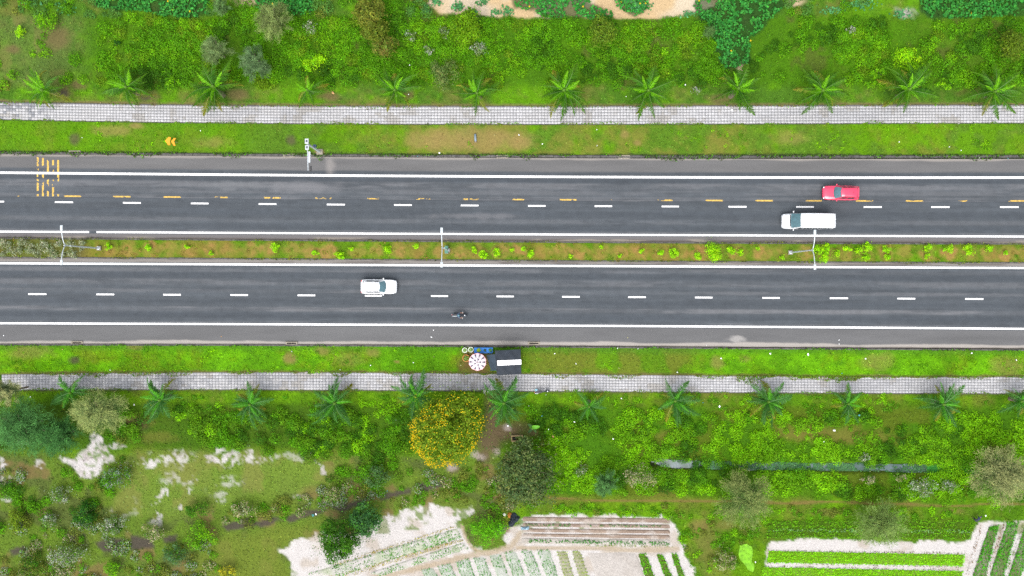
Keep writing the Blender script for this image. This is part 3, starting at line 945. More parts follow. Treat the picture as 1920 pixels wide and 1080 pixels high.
thicket('shrub_thicket', THN, densN, [(G_DARK, 1.2), (G_MID, 4), (K(104, 172, 7), 3), (K(120, 186, 6), 2.4), (K(118, 160, 24), 1.6), (G_MID, 1)], .4, 1.05, .6, 710, patch=4.5, extra=lambda a, b: sandN(a, b) | in_vines(a, b))
thicket('shrub_thicket', [(-150, -70), (2070, -70), (2070, 25), (-150, 30)], lambda px, py, X, Y: .8 * sstep(.40, .5, fbm(X, Y, 5, 4, 701)) * np.where((px > 560) & (px < 810), 1.2, .55), [(G_MID, 3), (G_OLIVE, 1), (K(95, 150, 60), 2)], .4, 1.0, .7, 712, extra=lambda a, b: sandN(a, b) | in_vines(a, b))
thicket('shrub_thicket', [(-150, 20), (125, 30), (125, 165), (-150, 170)], lambda px, py, X, Y: .5 * sstep(.54, .62, fbm(X, Y, 3, 4, 702)), [(G_MID, 3), (G_LIME, 2), (G_OLIVE, 1)], .35, .8, .6, 713)
THE = [(985, 765), (1200, 770), (1440, 778), (1920, 772), (2070, 775), (2070, 935), (1860, 940), (1700, 935), (1480, 928), (1340, 925), (1030, 922), (1010, 870), (1000, 820)]


def densE(px, py, X, Y):
    n = fbm(X, Y, 4.0, 4, 703)
    d = .95 * sstep(.36, .46, n)
    dry = np.exp(-((px - 1570) / 110) ** 2 - ((py - 815) / 20) ** 2)
    d = d * (1 - .9 * dry)
    return np.where(ditch_d(px, py) < 9, np.where(((px > 1228) & (px < 1300)) | ((px > 1420) & (px < 1760)), .0, .9), d)


thicket('shrub_thicket', THE, densE, [(G_DARK, .7), (G_MID, 2), (K(116, 180, 4), 4), (G_LIME, 4.5)], .4, 1.0, .58, 714, patch=4.0)
thicket('low_weeds', [(1000, 742), (2070, 742), (2070, 775), (1000, 770)], lambda px, py, X, Y: .6 * sstep(.46, .56, fbm(X, Y, 4, 4, 704)), [(G_LIME, 3), (G_MID, 2)], .3, .6, .3, 715)
thicket('shrub_thicket', [(225, 758), (760, 752), (770, 800), (765, 845), (600, 852), (430, 848), (300, 838), (230, 815)], lambda px, py, X, Y: .95 * sstep(.38, .47, fbm(X, Y, 3.6, 4, 705)) * sstep(755, 785, py), [(G_MID, 3), (K(105, 160, 20), 3), (G_DARK, 2.2), (G_LIME, 1.3)], .45, 1.1, .75, 716)
thicket('low_weeds', [(120, 738), (760, 738), (760, 775), (120, 770)], lambda px, py, X, Y: .45 * sstep(.46, .56, fbm(X, Y, 3, 4, 706)), [(G_LIME, 2), (G_MID, 2)], .3, .55, .3, 717)
thicket('shrub_thicket', [(-150, 780), (230, 800), (235, 1000), (-150, 1000)], lambda px, py, X, Y: .75 * sstep(.45, .55, fbm(X, Y, 3, 4, 707)) * (poly_sd(px, py, [(115, 856), (178, 812), (212, 856), (172, 904)]) > 8), [(G_MID, 3), (G_DARK, 2), (G_OLIVE, 1.5), (G_SILV, 1.2)], .4, .9, .7, 718)
thicket('shrub_thicket', [(-150, 1000), (420, 1010), (400, 1120), (-150, 1120)], lambda px, py, X, Y: .65 * sstep(.46, .56, fbm(X, Y, 3, 4, 708)), [(G_SILV, 3), (G_OLIVE, 2), (G_MID, 2), (G_BEIGE, 2)], .4, .9, .6, 719)
thicket('shrub_thicket', [(400, 960), (640, 905), (700, 880), (860, 880), (840, 905), (640, 945), (430, 992)], lambda px, py, X, Y: .85 * sstep(.38, .47, fbm(X, Y, 2.5, 4, 709)), [(G_SILV, 2.4), (G_BEIGE, 2), (G_MID, 2.2), (G_OLIVE, 2)], .4, .85, .6, 720)
thicket('shrub_thicket', [(560, 850), (770, 840), (790, 890), (690, 892), (620, 905), (600, 880)], lambda px, py, X, Y: .75 * sstep(.40, .5, fbm(X, Y, 3, 4, 711)), [(G_MID, 4), (K(105, 150, 30), 2), (G_DARK, 1.5)], .45, 1.0, .7, 721)
thicket('shrub_thicket', [(870, 860), (1010, 900), (1000, 950), (940, 965), (860, 945), (840, 910)], lambda px, py, X, Y: .75 * sstep(.42, .5, fbm(X, Y, 2.5, 4, 712)), [(G_MID, 3), (G_OLIVE, 2), (G_BEIGE, 1)], .35, .8, .6, 722)
thicket('shrub_thicket', [(700, 935), (890, 915), (885, 945), (800, 942), (740, 955)], lambda px, py, X, Y: .5, [(G_OLIVE, 2), (G_BEIGE, 2), (G_MID, 2)], .3, .7, .6, 723)
thicket('low_weeds', [(1030, 945), (1440, 950), (1850, 955), (1840, 975), (1440, 972), (1060, 966)], lambda px, py, X, Y: .85 * sstep(.40, .52, fbm(X, Y, 3, 4, 713)), [(G_LIME, 3), (G_MID, 2.5), (G_OLIVE, .6)], .3, .6, .35, 724)
thicket('shrub_thicket', [(1262, 975), (1440, 965), (1425, 1010), (1380, 1020), (1380, 1085), (1310, 1085)], lambda px, py, X, Y: .5 * sstep(.46, .56, fbm(X, Y, 2.5, 4, 714)), [(G_MID, 3), (G_OLIVE, 2), (G_LIME, 1)], .3, .75, .5, 725)
thicket('shrub_thicket', [(400, 1100), (560, 1085), (560, 1100), (500, 1200), (-150, 1200), (-150, 1110)], lambda px, py, X, Y: .5, [(G_MID, 2), (G_OLIVE, 2)], .4, .9, .6, 726)

thicket('low_weeds', [(-60, 652), (890, 655), (885, 698), (-60, 700)], lambda px, py, X, Y: .8 * sstep(.46, .58, fbm(X, Y, 3.5, 4, 731)), [(G_LIME, 3), (K(150, 225, 0), 2), (G_MID, 1)], .18, .42, .3, 731, leaf=.11)
thicket('low_weeds', [(985, 658), (1985, 662), (1985, 702), (985, 698)], lambda px, py, X, Y: .75 * sstep(.50, .62, fbm(X, Y, 3.2, 4, 732)) * np.where(px < 1280, .35, 1), [(G_LIME, 3), (K(150, 225, 0), 2), (G_MID, 1)], .18, .42, .3, 732, leaf=.11)
thicket('low_weeds', [(-60, 228), (460, 234), (560, 238), (560, 285), (-60, 280)], lambda px, py, X, Y: .6 * sstep(.52, .62, fbm(X, Y, 3.0, 4, 733)), [(G_LIME, 3), (K(140, 215, 0), 1), (G_MID, 1)], .18, .4, .3, 733, leaf=.11)
thicket('low_weeds', [(600, 240), (1330, 240), (1500, 238), (1985, 236), (1985, 286), (600, 286)], lambda px, py, X, Y: .7 * sstep(.52, .62, fbm(X, Y, 3.0, 4, 734)) * np.where(px < 1330, .12, 1), [(G_LIME, 3), (K(150, 220, 0), 2), (G_MID, 1)], .18, .42, .3, 734, leaf=.11)

thicket('low_weeds', [(-60, 448), (480, 451), (960, 455), (1440, 458), (1985, 459), (1985, 491), (1440, 489), (960, 487), (480, 483), (-60, 481)], lambda px, py, X, Y: .55 * sstep(.46, .58, fbm(X, Y, 1.8, 4, 736)), [(K(150, 175, 40), 3), (K(172, 150, 72), 2), (G_MID, 1.5)], .16, .36, .35, 736, leaf=.10)

# dark trailing vines with broad leaves round the sand
rngv = np.random.default_rng(31)
cl = Cloud(); fl = Cloud()
for p in VINES_N:
    pts = np.array(p, float); lo, hi = pts.min(0) - 8, pts.max(0) + 8
    n = int((hi[0] - lo[0]) * (hi[1] - lo[1]) * S * S * 34)
    px = rngv.uniform(lo[0], hi[0], n); py = rngv.uniform(lo[1], hi[1], n)
    X = (px - 960) * S; Y = (540 - py) * S
    d = poly_sd(px, py, p) + 16 * (fbm(X, Y, 1.8, 4, 33) - .5)
    ok = (d < 0) & (fbm(X, Y, 1.2, 3, 34) > .36)
    X, Y, px, py = X[ok], Y[ok], px[ok], py[ok]; n = len(X)
    hgt = .12 + .5 * fbm(X, Y, 1.1, 3, 35) * rngv.random(n)
    C = np.stack([X, Y, z_wildN(px, py, X, Y) + hgt], 1)
    N = np.array([0, 0, 1.0]) + rngv.normal(0, .42, (n, 3))
    L = .30 * np.exp(rngv.normal(0, .25, n))
    cl.add(C, N, L, L * .85, jitter(rngv, np.where(rngv.random((n, 1)) < .75, G_VINE, K(78, 165, 60)), n, .24, .1))
    k = rngv.random(n) < .006
    fl.add(C[k] + [0, 0, .12], np.array([0, 0, 1.0]), .26, .26, K(238, 205, 40))
tag(cl.build('vine_cover', M_leaf, seed=5), kind='stuff')
tag(fl.build('vine_flowers', M_leaf, seed=6), kind='stuff')

# loose trailing runners out on the sand
cl = Cloud()
for (cx, cy, rx, ry, k) in [(860, 14, 12, 8, 90), (905, 6, 10, 6, 50), (930, 24, 9, 5, 40), (1200, 14, 18, 10, 160), (1178, 3, 20, 6, 90), (885, 22, 10, 5, 40), (1290, 26, 18, 6, 60), (950, 22, 14, 10, 70), (820, 4, 12, 8, 60), (800, 18, 10, 8, 50), (1690, 28, 16, 8, 60), (1610, 8, 30, 10, 130), (1560, 20, 24, 8, 60), (60, 5, 20, 10, 40), (125, 15, 20, 12, 60)]:
    q = rngv.normal(0, .5, (k, 2)); px = cx + q[:, 0] * rx; py = cy + q[:, 1] * ry
    X = (px - 960) * S; Y = (540 - py) * S
    L = .28 * np.exp(rngv.normal(0, .25, k))
    cl.add(np.stack([X, Y, z_wildN(px, py, X, Y) + .1 + .15 * rngv.random(k)], 1), np.array([0, 0, 1.0]) + rngv.normal(0, .4, (k, 3)), L, L * .8, jitter(rngv, K(88, 158, 92), k, .25, .1))
tag(cl.build('vine_runners', M_leaf, seed=8), kind='stuff')


# grass blades and small weeds over the verges, the median and the open ground
def tufts(name, paint, zf, f0, f1, x0, x1, dens, size, seed, keep=None, boost=1.05):
    rng = np.random.default_rng(seed)
    xs = np.linspace(x0, x1, 100)
    area = float(np.mean(np.abs(f1(xs) - f0(xs)))) * (x1 - x0) * S * S
    n = int(area * dens)
    px = rng.uniform(x0, x1, n); t = rng.random(n)
    py = f0(px) + (f1(px) - f0(px)) * t
    X = (px - 960) * S; Y = (540 - py) * S
    if keep is not None:
        ok = keep(px, py, X, Y, rng); px, py, X, Y = px[ok], py[ok], X[ok], Y[ok]; n = len(px)
    c = paint(px, py, X, Y)
    g = sstep(1.05, 1.5, c[:, 1] / np.maximum(c[:, 0], 1e-4))    # only where it is green
    ok = rng.random(n) < .12 + .88 * g
    px, py, X, Y, c = px[ok], py[ok], X[ok], Y[ok], c[ok]; n = len(px)
    cl = Cloud()
    L = size * np.exp(rng.normal(0, .35, n))
    z = zf(px, py, X, Y) + rng.random(n) * .09 + .015
    cl.add(np.stack([X, Y, z], 1), np.array([0, 0, 1.0]) + rng.normal(0, .5, (n, 3)), L, L * .5, jitter(rng, c * boost, n, .20, .08))
    return tag(cl.build(name, M_leaf, seed=seed), kind='stuff')


tufts('grass_tufts', paint_vergeN, z_verge, L_walkN1, L_vergN1, -60, 1980, 30, .15, 41)
tufts('grass_tufts', paint_vergeS, z_verge, L_vergS0, L_walkS0, -60, 1980, 36, .16, 42)
tufts('grass_tufts', paint_median, z_verge, L_medN, L_medS, -60, 1980, 16, .15, 43)
notbare = lambda px, py, X, Y, rng: ~sandN(px, py)
tufts('grass_tufts', paint_north, z_wildN, const(-20), L_walkN0, -60, 1980, 26, .16, 44, notbare)


def keepS(px, py, X, Y, rng):
    return ~(inpoly(px, py, FIELD) | inpoly(px, py, FIELD_E)) & (ditch_d(px, py) > 9)


tufts('grass_tufts', paint_south, z_wildS, L_walkS1, const(1095), -60, 1980, 26, .16, 45, keepS)

# weeds that spill over the edges of the paving and the kerbs
cl = Cloud(); rng = np.random.default_rng(77)


def spill(f, side, x0, x1, n, reach, z, thr, seed, cols=(G_MID, G_OLIVE, K(120, 150, 40))):
    px = rng.uniform(x0, x1, n)
    X = (px - 960) * S
    a = fbm(X, X * 0, 2.2, 4, seed)
    ok = a > thr; px, X, a = px[ok], X[ok], a[ok]; n = len(px)
    py = f(px) + side * rng.random(n) * reach * (a - thr) / .15 - side * .8
    Y = (540 - py) * S
    L = .17 * np.exp(rng.normal(0, .3, n))
    cl.add(np.stack([X, Y, z + rng.random(n) * .12], 1), np.array([0, 0, 1.0]) + rng.normal(0, .5, (n, 3)), L, L * .55, jitter(rng, np.stack(cols)[rng.integers(0, len(cols), n)], n, .22, .1))


spill(L_walkS0, 1, 0, 1990, 5000, 4.0, .105, .44, 81, (G_MID, G_OLIVE, K(140, 128, 82), K(128, 150, 50)))
spill(L_walkS0, 1, 1380, 1620, 1500, 7.0, .105, .36, 91)
spill(L_walkN1, -1, -50, 1990, 2600, 3.2, .11, .5, 82)
spill(L_walkN0, 1, -50, 1990, 2200, 2.6, .11, .47, 83, (K(140, 120, 80), G_OLIVE, G_MID))
spill(L_walkS1, -1, 0, 1990, 2200, 2.2, .11, .47, 84)
spill(L_vergN1, 1, -50, 1990, 6500, 5.0, .13, .40, 85, (K(70, 98, 40), G_MID, K(82, 95, 52), K(60, 70, 45)))
spill(L_vergS0, -1, -50, 1990, 2600, 2.6, .13, .5, 86, (K(70, 90, 45), G_MID))
spill(L_medN, -1, -50, 1990, 1500, 2.0, .12, .5, 87, (K(90, 100, 55), G_OLIVE))
spill(L_medS, 1, -50, 1990, 1500, 2.0, .12, .5, 88, (K(90, 100, 55), G_OLIVE))
tag(cl.build('edge_weeds', M_leaf, seed=9), kind='stuff')

# ---------------------------------------------------------------- water in the ditch
M_water, nt, b = base_mat('still ditch water')
b.inputs['Base Color'].default_value = (0.10, 0.135, 0.135, 1)
b.inputs['Roughness'].default_value = 0.12
no = nt.nodes.new('ShaderNodeTexNoise'); no.inputs['Scale'].default_value = .6; no.inputs['Detail'].default_value = 5
ge = nt.nodes.new('ShaderNodeNewGeometry'); nt.links.new(ge.outputs['Position'], no.inputs['Vector'])
cr = nt.nodes.new('ShaderNodeValToRGB')
cr.color_ramp.elements[0].position = .42; cr.color_ramp.elements[0].color = (0.02, 0.055, 0.03, 1)
cr.color_ramp.elements[1].position = .62; cr.color_ramp.elements[1].color = (0.085, 0.12, 0.13, 1)
nt.links.new(no.outputs['Fac'], cr.inputs[0]); nt.links.new(cr.outputs[0], b.inputs['Base Color'])
dl = lambda o: (lambda x: np.interp(x, [p[0] for p in DITCH], [p[1] for p in DITCH]) + o)
wn = lambda o, s: (lambda x: dl(0)(x) + o * np.clip(.35 + 1.3 * fbm(x * S, x * 0, 2.2, 4, s), .3, 1.5) * np.clip((x - 1226) / 14, .1, 1))
water = sheet('ditch_water', wn(-8, 241), wn(8, 242), np.linspace(1222, 2080, 160), 4, M_water, lambda px, py, X, Y: np.zeros(X.shape + (3,)), lambda px, py, X, Y: np.full(X.shape, -.26))
tag(water, kind='structure')
# floating weed that covers much of the ditch
cl = Cloud(); n = 7000
px = rng.uniform(1300, 1900, n); yc = np.interp(px, [p[0] for p in DITCH], [p[1] for p in DITCH]); py = yc + rng.uniform(-7, 7, n)
X = (px - 960) * S; Y = (540 - py) * S
dens = np.where(px < 1400, 1, np.where(px < 1445, .4, np.where(px < 1630, .85, np.where(px < 1690, .15, np.where(px < 1740, .4, 1)))))
ok = rng.random(n) < dens * sstep(.3, .5, fbm(X, Y, 1.2, 3, 90))
X, Y, px = X[ok], Y[ok], px[ok]; n = len(X)
L = np.where(px > 1740, .34, .2) * np.exp(rng.normal(0, .25, n))
cl.add(np.stack([X, Y, -.22 + .06 * rng.random(n)], 1), np.array([0, 0, 1.0]) + rng.normal(0, .15, (n, 3)), L, L * .8, jitter(rng, np.where((px > 1740)[:, None], K(62, 140, 52), K(88, 138, 85)), n, .2, .1))
tag(cl.build('floating_weed', M_leaf, seed=10), kind='stuff')

# small pond skinned over with bright duckweed
pp = [(p[0], p[1]) for a, b in zip(POND, POND[1:] + POND[:1]) for p in [(a[0] + .8 * math.sin(a[1]), a[1]), ((a[0] + b[0]) / 2 + 1.2 * math.sin(a[0]), (a[1] + b[1]) / 2)]]
bm = nb(); bm.faces.new([bm.verts.new(((x - 960) * S, (540 - y) * S, .12)) for x, y in pp])
bmesh.ops.triangulate(bm, faces=bm.faces)
duck = tag(bm_obj('duckweed_pond', bm, mat('duckweed', K(150, 228, 28), rough=.8, var=.3, scale=2.2, bump=.6, bscale=9)), kind='structure')

# ---------------------------------------------------------------- vegetable field
def quad_bed(name, q, h, paint, nu=None, nv=8, edge=.12, kind='structure', seed=0):
    """a raised bed inside four survey points (clockwise from the near left), crowned and crumbly"""
    q = np.array(q, float)
    lu = np.linalg.norm(q[1] - q[0]) * S
    nu = nu or max(4, int(lu / .25))
    u, v = np.meshgrid(np.linspace(0, 1, nu + 1), np.linspace(0, 1, nv + 1))
    P = (q[0] * ((1 - u) * (1 - v))[..., None] + q[1] * (u * (1 - v))[..., None] + q[2] * (u * v)[..., None] + q[3] * ((1 - u) * v)[..., None])
    X = (P[..., 0] - 960) * S; Y = (540 - P[..., 1]) * S
    prof = sstep(0, edge, v) * sstep(0, edge, 1 - v) * sstep(0, .25 / max(lu, .3), u) * sstep(0, .25 / max(lu, .3), 1 - u)
    Z = -.03 + prof * (h + .03 + .035 * (fbm(X, Y, .5, 3, seed) - .5))
    c = paint(P[..., 0], P[..., 1], X, Y, u, v).reshape(-1, 3)
    n = nu + 1
    i = np.arange(nv)[:, None] * n + np.arange(nu)[None, :]
    F = np.stack([i, i + 1, i + n + 1, i + n], -1).reshape(-1, 4)
    o = mesh_np(name, np.stack([X, Y, Z], -1).reshape(-1, 3), F, M_ground, col=np.clip(c, .005, .85), smooth=True)
    return tag(o, kind=kind), q


def crop(name, q, rows, h, per_m2, leaf, base, seed, across=False, gap=0.0, width=.6, v=.2):
    """leafy rows inside a bed; one object because nobody could count the plants"""
    rng = np.random.default_rng(seed)
    q = np.array(q, float)
    e1, e2 = q[1] - q[0], q[3] - q[0]
    area = abs(e1[0] * e2[1] - e1[1] * e2[0]) * S * S
    n = int(area * per_m2)
    u, w = rng.random(n), rng.random(n)
    a = u if across else w
    ph = (a * rows) % 1.0
    ok = np.abs(ph - .5) < width / 2
    P = (q[0] * ((1 - u) * (1 - w))[:, None] + q[1] * (u * (1 - w))[:, None] + q[2] * (u * w)[:, None] + q[3] * ((1 - u) * w)[:, None])
    X = (P[:, 0] - 960) * S; Y = (540 - P[:, 1]) * S
    if gap > 0: ok &= fbm(X, Y, 1.0, 4, seed + 2) > gap
    X, Y, ph = X[ok], Y[ok], ph[ok]; n = len(X)
    L = leaf * np.exp(rng.normal(0, .3, n))
    z = .1 + h * rng.random(n) * (1 - 1.4 * np.abs(ph - .5))
    cl = Cloud()
    cl.add(np.stack([X, Y, z], 1), np.array([0, 0, 1.0]) + rng.normal(0, .5, (n, 3)), L, L * .5, jitter(rng, base, n, v, .1))
    return tag(cl.build(name, M_leaf, seed=seed), kind='stuff')


whiteb = lambda a, b, k=.5: (lambda px, py, X, Y, u, v: mixc(np.zeros(X.shape + (3,)) + a, b, k * sstep(.42, .62, fbm(X, Y, .9, 4, 140))))
P_sand, P_sand2 = K(238, 232, 226), K(178, 202, 140)
# two long beds of thin seedlings under the tree line, running down to the left
B1 = [(572, 1076), (858, 989), (866, 1008), (640, 1080)]
B2 = [(690, 1074), (869, 1016), (880, 1029), (716, 1080)]
for q, sd_, g in ((B1, 1, .50), (B2, 2, .44)):
    quad_bed('vegetable_bed', q, .12, whiteb(P_sand, P_sand2), seed=sd_)
    crop('seedlings', q, 3 if sd_ == 1 else 1, .12, 55, .16, K(98, 172, 58), 150 + sd_, gap=g - .09, width=.9)
# yellowed grass edging between those beds
for pts, sd_ in (([(600, 1084), (866, 1010), (868, 1014), (640, 1086)], 3), ([(620, 1058), (856, 984), (858, 987), (640, 1058)], 4)):
    crop('bed_edging', pts, 1, .08, 40, .14, K(185, 172, 62), 160 + sd_, width=1.0, gap=.2)
# short beds side by side
SH = [[(788, 1068), (812, 1063), (826, 1085), (800, 1090)], [(820, 1061), (845, 1055), (858, 1088), (832, 1090)], [(853, 1053), (880, 1045), (894, 1088), (868, 1090)], [(886, 1045), (908, 1041), (926, 1088), (902, 1090)], [(916, 1040), (938, 1035), (958, 1088), (934, 1090)], [(944, 1035), (968, 1030), (988, 1088), (964, 1090)], [(975, 1030), (996, 1030), (1021, 1088), (996, 1090)], [(1006, 1030), (1031, 1030), (1050, 1088), (1026, 1090)]]
for i, q in enumerate(SH):
    quad_bed('vegetable_bed', q, .12, whiteb(K(226, 228, 218), K(178, 200, 165)), seed=10 + i)
    crop('seedlings', q, 5, .1, 75, .15, K(105, 178, 82), 170 + i, across=True, gap=.38, width=.75)
for i, q in enumerate([[(1042, 1031), (1063, 1031), (1079, 1088), (1059, 1090)], [(1071, 1031), (1089, 1031), (1107, 1088), (1086, 1090)]]):
    quad_bed('vegetable_bed', q, .12, whiteb(K(200, 196, 172), K(165, 175, 110)), seed=20 + i)
    crop('seedlings', q, 9, .1, 80, .15, K(165, 195, 70), 180 + i, across=False, width=.42)
quad_bed('vegetable_bed', [(1099, 1033), (1193, 1033), (1213, 1088), (1119, 1090)], .08, whiteb(K(226, 218, 210), K(206, 196, 186), .5), seed=25)
for i, q in enumerate([[(1195, 1037), (1211, 1037), (1231, 1088), (1211, 1090)], [(1229, 1038), (1243, 1038), (1264, 1088), (1249, 1090)], [(1257, 1036), (1268, 1036), (1288, 1088), (1274, 1090)]]):
    quad_bed('vegetable_bed', q, .12, whiteb(K(120, 130, 70), K(100, 120, 60)), seed=26 + i)
    crop('leafy_crop', q, 1, .22, 75, .2, K(104, 184, 20), 190 + i, width=1.0)
# earth beds with thin green rows, and the furrows between
def earth(px, py, X, Y, u, v):
    c = np.zeros(X.shape + (3,)) + K(190, 168, 150)
    c = mixc(c, K(172, 150, 134), .8 * sstep(.4, .6, fbm(X, Y, 3, 4, 141, sy=.3)))
    c = mixc(c, K(225, 214, 204), .6 * sstep(.55, .7, fbm(X, Y, 1.2, 4, 142)))
    return c
for i, (a, b_, ca, cb) in enumerate([(967.5, 978, 969, 979), (980, 988, 981, 989), (990, 998, 991, 999), (999.5, 1006, 1000, 1009)]):
    quad_bed('vegetable_bed', [(980, a), (1256, ca + 2), (1258, cb + 2), (978, b_)], .13, earth, seed=30 + i, edge=.25)
quad_bed('vegetable_bed', [(978, 1008), (1258, 1011), (1259, 1023), (976, 1020)], .10, whiteb(K(226, 218, 208), K(200, 190, 176), .5), seed=36)
crop('leafy_crop', [(983, 981.5), (1240, 984), (1240, 988), (983, 986)], 1, .22, 60, .19, K(98, 148, 78), 200, width=1.0, gap=.45)
crop('leafy_crop', [(985, 1010), (1256, 1015), (1257, 1022), (985, 1016)], 1, .25, 65, .2, K(82, 150, 62), 201, width=1.0, gap=.36)
crop('bed_edging', [(1100, 1020), (1262, 1022), (1262, 1026), (1100, 1024)], 1, .1, 45, .15, K(150, 165, 60), 202, width=1.0, gap=.3)
# right-hand field: dense weedy strip, sand strip, two bright beds
quad_bed('vegetable_bed', [(1436, 975), (1828, 974), (1818, 1013), (1436, 1008)], .1, whiteb(K(92, 128, 30), K(80, 112, 36)), seed=40)
crop('leafy_crop', [(1434, 975), (1828, 974), (1818, 1012), (1436, 1008)], 5, .28, 48, .21, K(112, 180, 10), 210, width=.95, gap=.28)
crop('leafy_crop', [(1440, 990), (1818, 992), (1816, 999), (1440, 996)], 1, .3, 30, .22, K(128, 178, 98), 211, width=1.0, gap=.36)
for i, q in enumerate([[(1441, 1032), (1808, 1039), (1806, 1062), (1436, 1055)], [(1430, 1062), (1806, 1070), (1802, 1096), (1424, 1092)], [(1424, 1100), (1800, 1104), (1796, 1124), (1420, 1120)]]):
    quad_bed('vegetable_bed', q, .13, whiteb(K(128, 178, 40), K(150, 180, 80)), seed=44 + i)
    crop('leafy_crop', q, 1, .2, 90, .17, K(150, 238, 8), 214 + i, width=1.0, v=.14)
for i, pts in enumerate([[(1438, 1030), (1812, 1036), (1812, 1039), (1438, 1033)], [(1436, 1054), (1806, 1062), (1806, 1064.5), (1436, 1057)], [(1432, 1060), (1806, 1067), (1806, 1069), (1432, 1062)]]):
    crop('bed_edging', pts, 1, .06, 45, .14, K(135, 125, 80), 218 + i, width=1.0, gap=.42)
# slanting rows at the corner
for i, q in enumerate([[(1854, 986), (1873, 983), (1846, 1088), (1818, 1090)], [(1888, 978), (1910, 978), (1880, 1088), (1850, 1090)], [(1920, 988), (1940, 986), (1912, 1088), (1886, 1090)], [(1960, 990), (1976, 988), (1946, 1088), (1926, 1090)]]):
    quad_bed('vegetable_bed', q, .2, whiteb(K(128, 138, 92), K(180, 176, 160)), seed=50 + i)
    crop('leafy_crop', q, 1, .34, 100, .2, K(84, 178, 26), 224 + i, width=1.0, gap=.2)
for i, pts in enumerate([[(1838, 984), (1842, 984), (1814, 1085), (1806, 1085)], [(1880, 982), (1884, 982), (1850, 1085), (1844, 1085)], [(1916, 984), (1920, 984), (1886, 1085), (1880, 1085)]]):
    crop('bed_edging', pts, 1, .08, 50, .15, (K(150, 120, 82), K(160, 125, 90), K(120, 150, 60))[i], 230 + i, width=1.0, gap=.25)
crop('bed_edging', [(1264, 982), (1270, 982), (1312, 1085), (1302, 1085)], 1, .15, 55, .18, G_MID, 240, width=1.0, gap=.35)

# ---------------------------------------------------------------- palms along both footpaths
M_fr = [col_mat('palm frond', rough=.55, var=.1, scale=2, spec=.15, transl=.25, bump=0)]


def frond_mesh(name, L, seed, a, b, droop, wid=.60, bend=0.0):
    """a feather frond along +X: arching midrib with two rows of drooping leaflets; a = green, b = tip colour"""
    rng = np.random.default_rng(seed)
    n = 38
    t = np.linspace(.04, 1, n)
    # midrib: rises then arches over
    x = L * t * (1 - .10 * t * t); z = L * (.50 * t - droop * t * t)
    V = []; F = []; Cc = []
    for i in range(n):
        p = np.array([x[i], bend * L * t[i] ** 2, z[i]])
        env = math.sin(math.pi * min(1, t[i] ** .62 * .93 + .05)) ** .8
        ll = wid * L * .36 * max(.18, env) * rng.uniform(.72, 1.15)
        for s in (-1, 1):
            yaw = math.radians(68 - 30 * t[i] + rng.normal(0, 11)); dz = -.30 - rng.random() * .3
            d = np.array([math.cos(yaw), s * math.sin(yaw), dz * .8]); d /= np.linalg.norm(d)
            w = .053 * L / 2.8
            side = np.array([d[1] * s * 0 + .75, -d[0] * s * .2, .35]) * w
            k = len(V)
            V += [p - side * .6, p + d * ll * .5 - side * .8 , p + d * ll, p + d * ll * .5 + side * .8, p + side * .6]
            F += [(k, k + 1, k + 3, k + 4), (k + 1, k + 2, k + 3, k + 3)]
            m = np.clip(t[i] ** 1.5 + rng.normal(0, .12), 0, 1)
            c = (np.array(a) * (1 - m) + np.array(b) * m) * math.exp(rng.normal(0, .16))
            Cc += [c] * 5
    # midrib strip
    for i in range(n - 1):
        k = len(V); r = .03 * (1 - .8 * t[i]); r2 = .03 * (1 - .8 * t[i + 1])
        b0, b1 = bend * L * t[i] ** 2, bend * L * t[i + 1] ** 2
        V += [np.array([x[i], b0 - r, z[i] + .01]), np.array([x[i + 1], b1 - r2, z[i + 1] + .01]), np.array([x[i + 1], b1 + r2, z[i + 1] + .01]), np.array([x[i], b0 + r, z[i] + .01])]
        F.append((k, k + 1, k + 2, k + 3)); Cc += [np.array(b) * .8 + .03] * 4
    me = bpy.data.meshes.new(name)
    me.from_pydata([tuple(v) for v in V], [], [f if f[2] != f[3] else f[:3] for f in F])
    at_ = me.attributes.new('col', 'FLOAT_COLOR', 'POINT')
    c4 = np.ones((len(V), 4), np.float32); c4[:, :3] = np.clip(np.array(Cc), .003, .8)
    at_.data.foreach_set('color', c4.ravel())
    me.materials.append(M_fr[0])
    return me


P_N = (K(64, 132, 16), K(104, 156, 28)); P_NB = (K(130, 215, 12), K(145, 220, 15)); P_OLD = (K(110, 150, 40), K(175, 170, 50))
P_S = (K(68, 132, 50), K(102, 164, 70)); P_SB = (K(98, 195, 40), K(115, 200, 50))
FR = {}
for key, cols, dr in (('north', P_N, .46), ('north_young', P_NB, .28), ('old', P_OLD, .62), ('south', P_S, .46), ('south_young', P_SB, .28)):
    FR[key] = [frond_mesh('frond', 2.9, 900 + 10 * len(FR) + k, cols[0], cols[1], dr + .04 * k, bend=(0, .14, -.14, .24, -.22)[k]) for k in range(5)]
LS = 1.3
for _k in FR:
    for _m in FR[_k]:
        _a = _m.attributes['col'].data
        for _d in _a: _d.color = tuple(min(.8, c * LS) for c in _d.color[:3]) + (1,)
bm = nb(); tube(bm, (0, 0, -.1), (0, 0, 1.2), .24, .19, 9); tube(bm, (0, 0, 1.2), (0, 0, 2.25), .19, .22, 9)
for i in range(9):
    tube(bm, (0, 0, .1 + i * .24), (0, 0, .16 + i * .24), .255 - .008 * i, .235 - .008 * i, 9)
trunk0 = bm_obj('trunk', bm, M_bark); trunk_me = trunk0.data; bpy.data.objects.remove(trunk0)
bm = nb(); blob(bm, (0, 0, 0), (.2, .2, .5)); heart0 = bm_obj('crown_shaft', bm, mat('palm heart', K(120, 170, 50), var=.15)); heart_me = heart0.data; bpy.data.objects.remove(heart0)


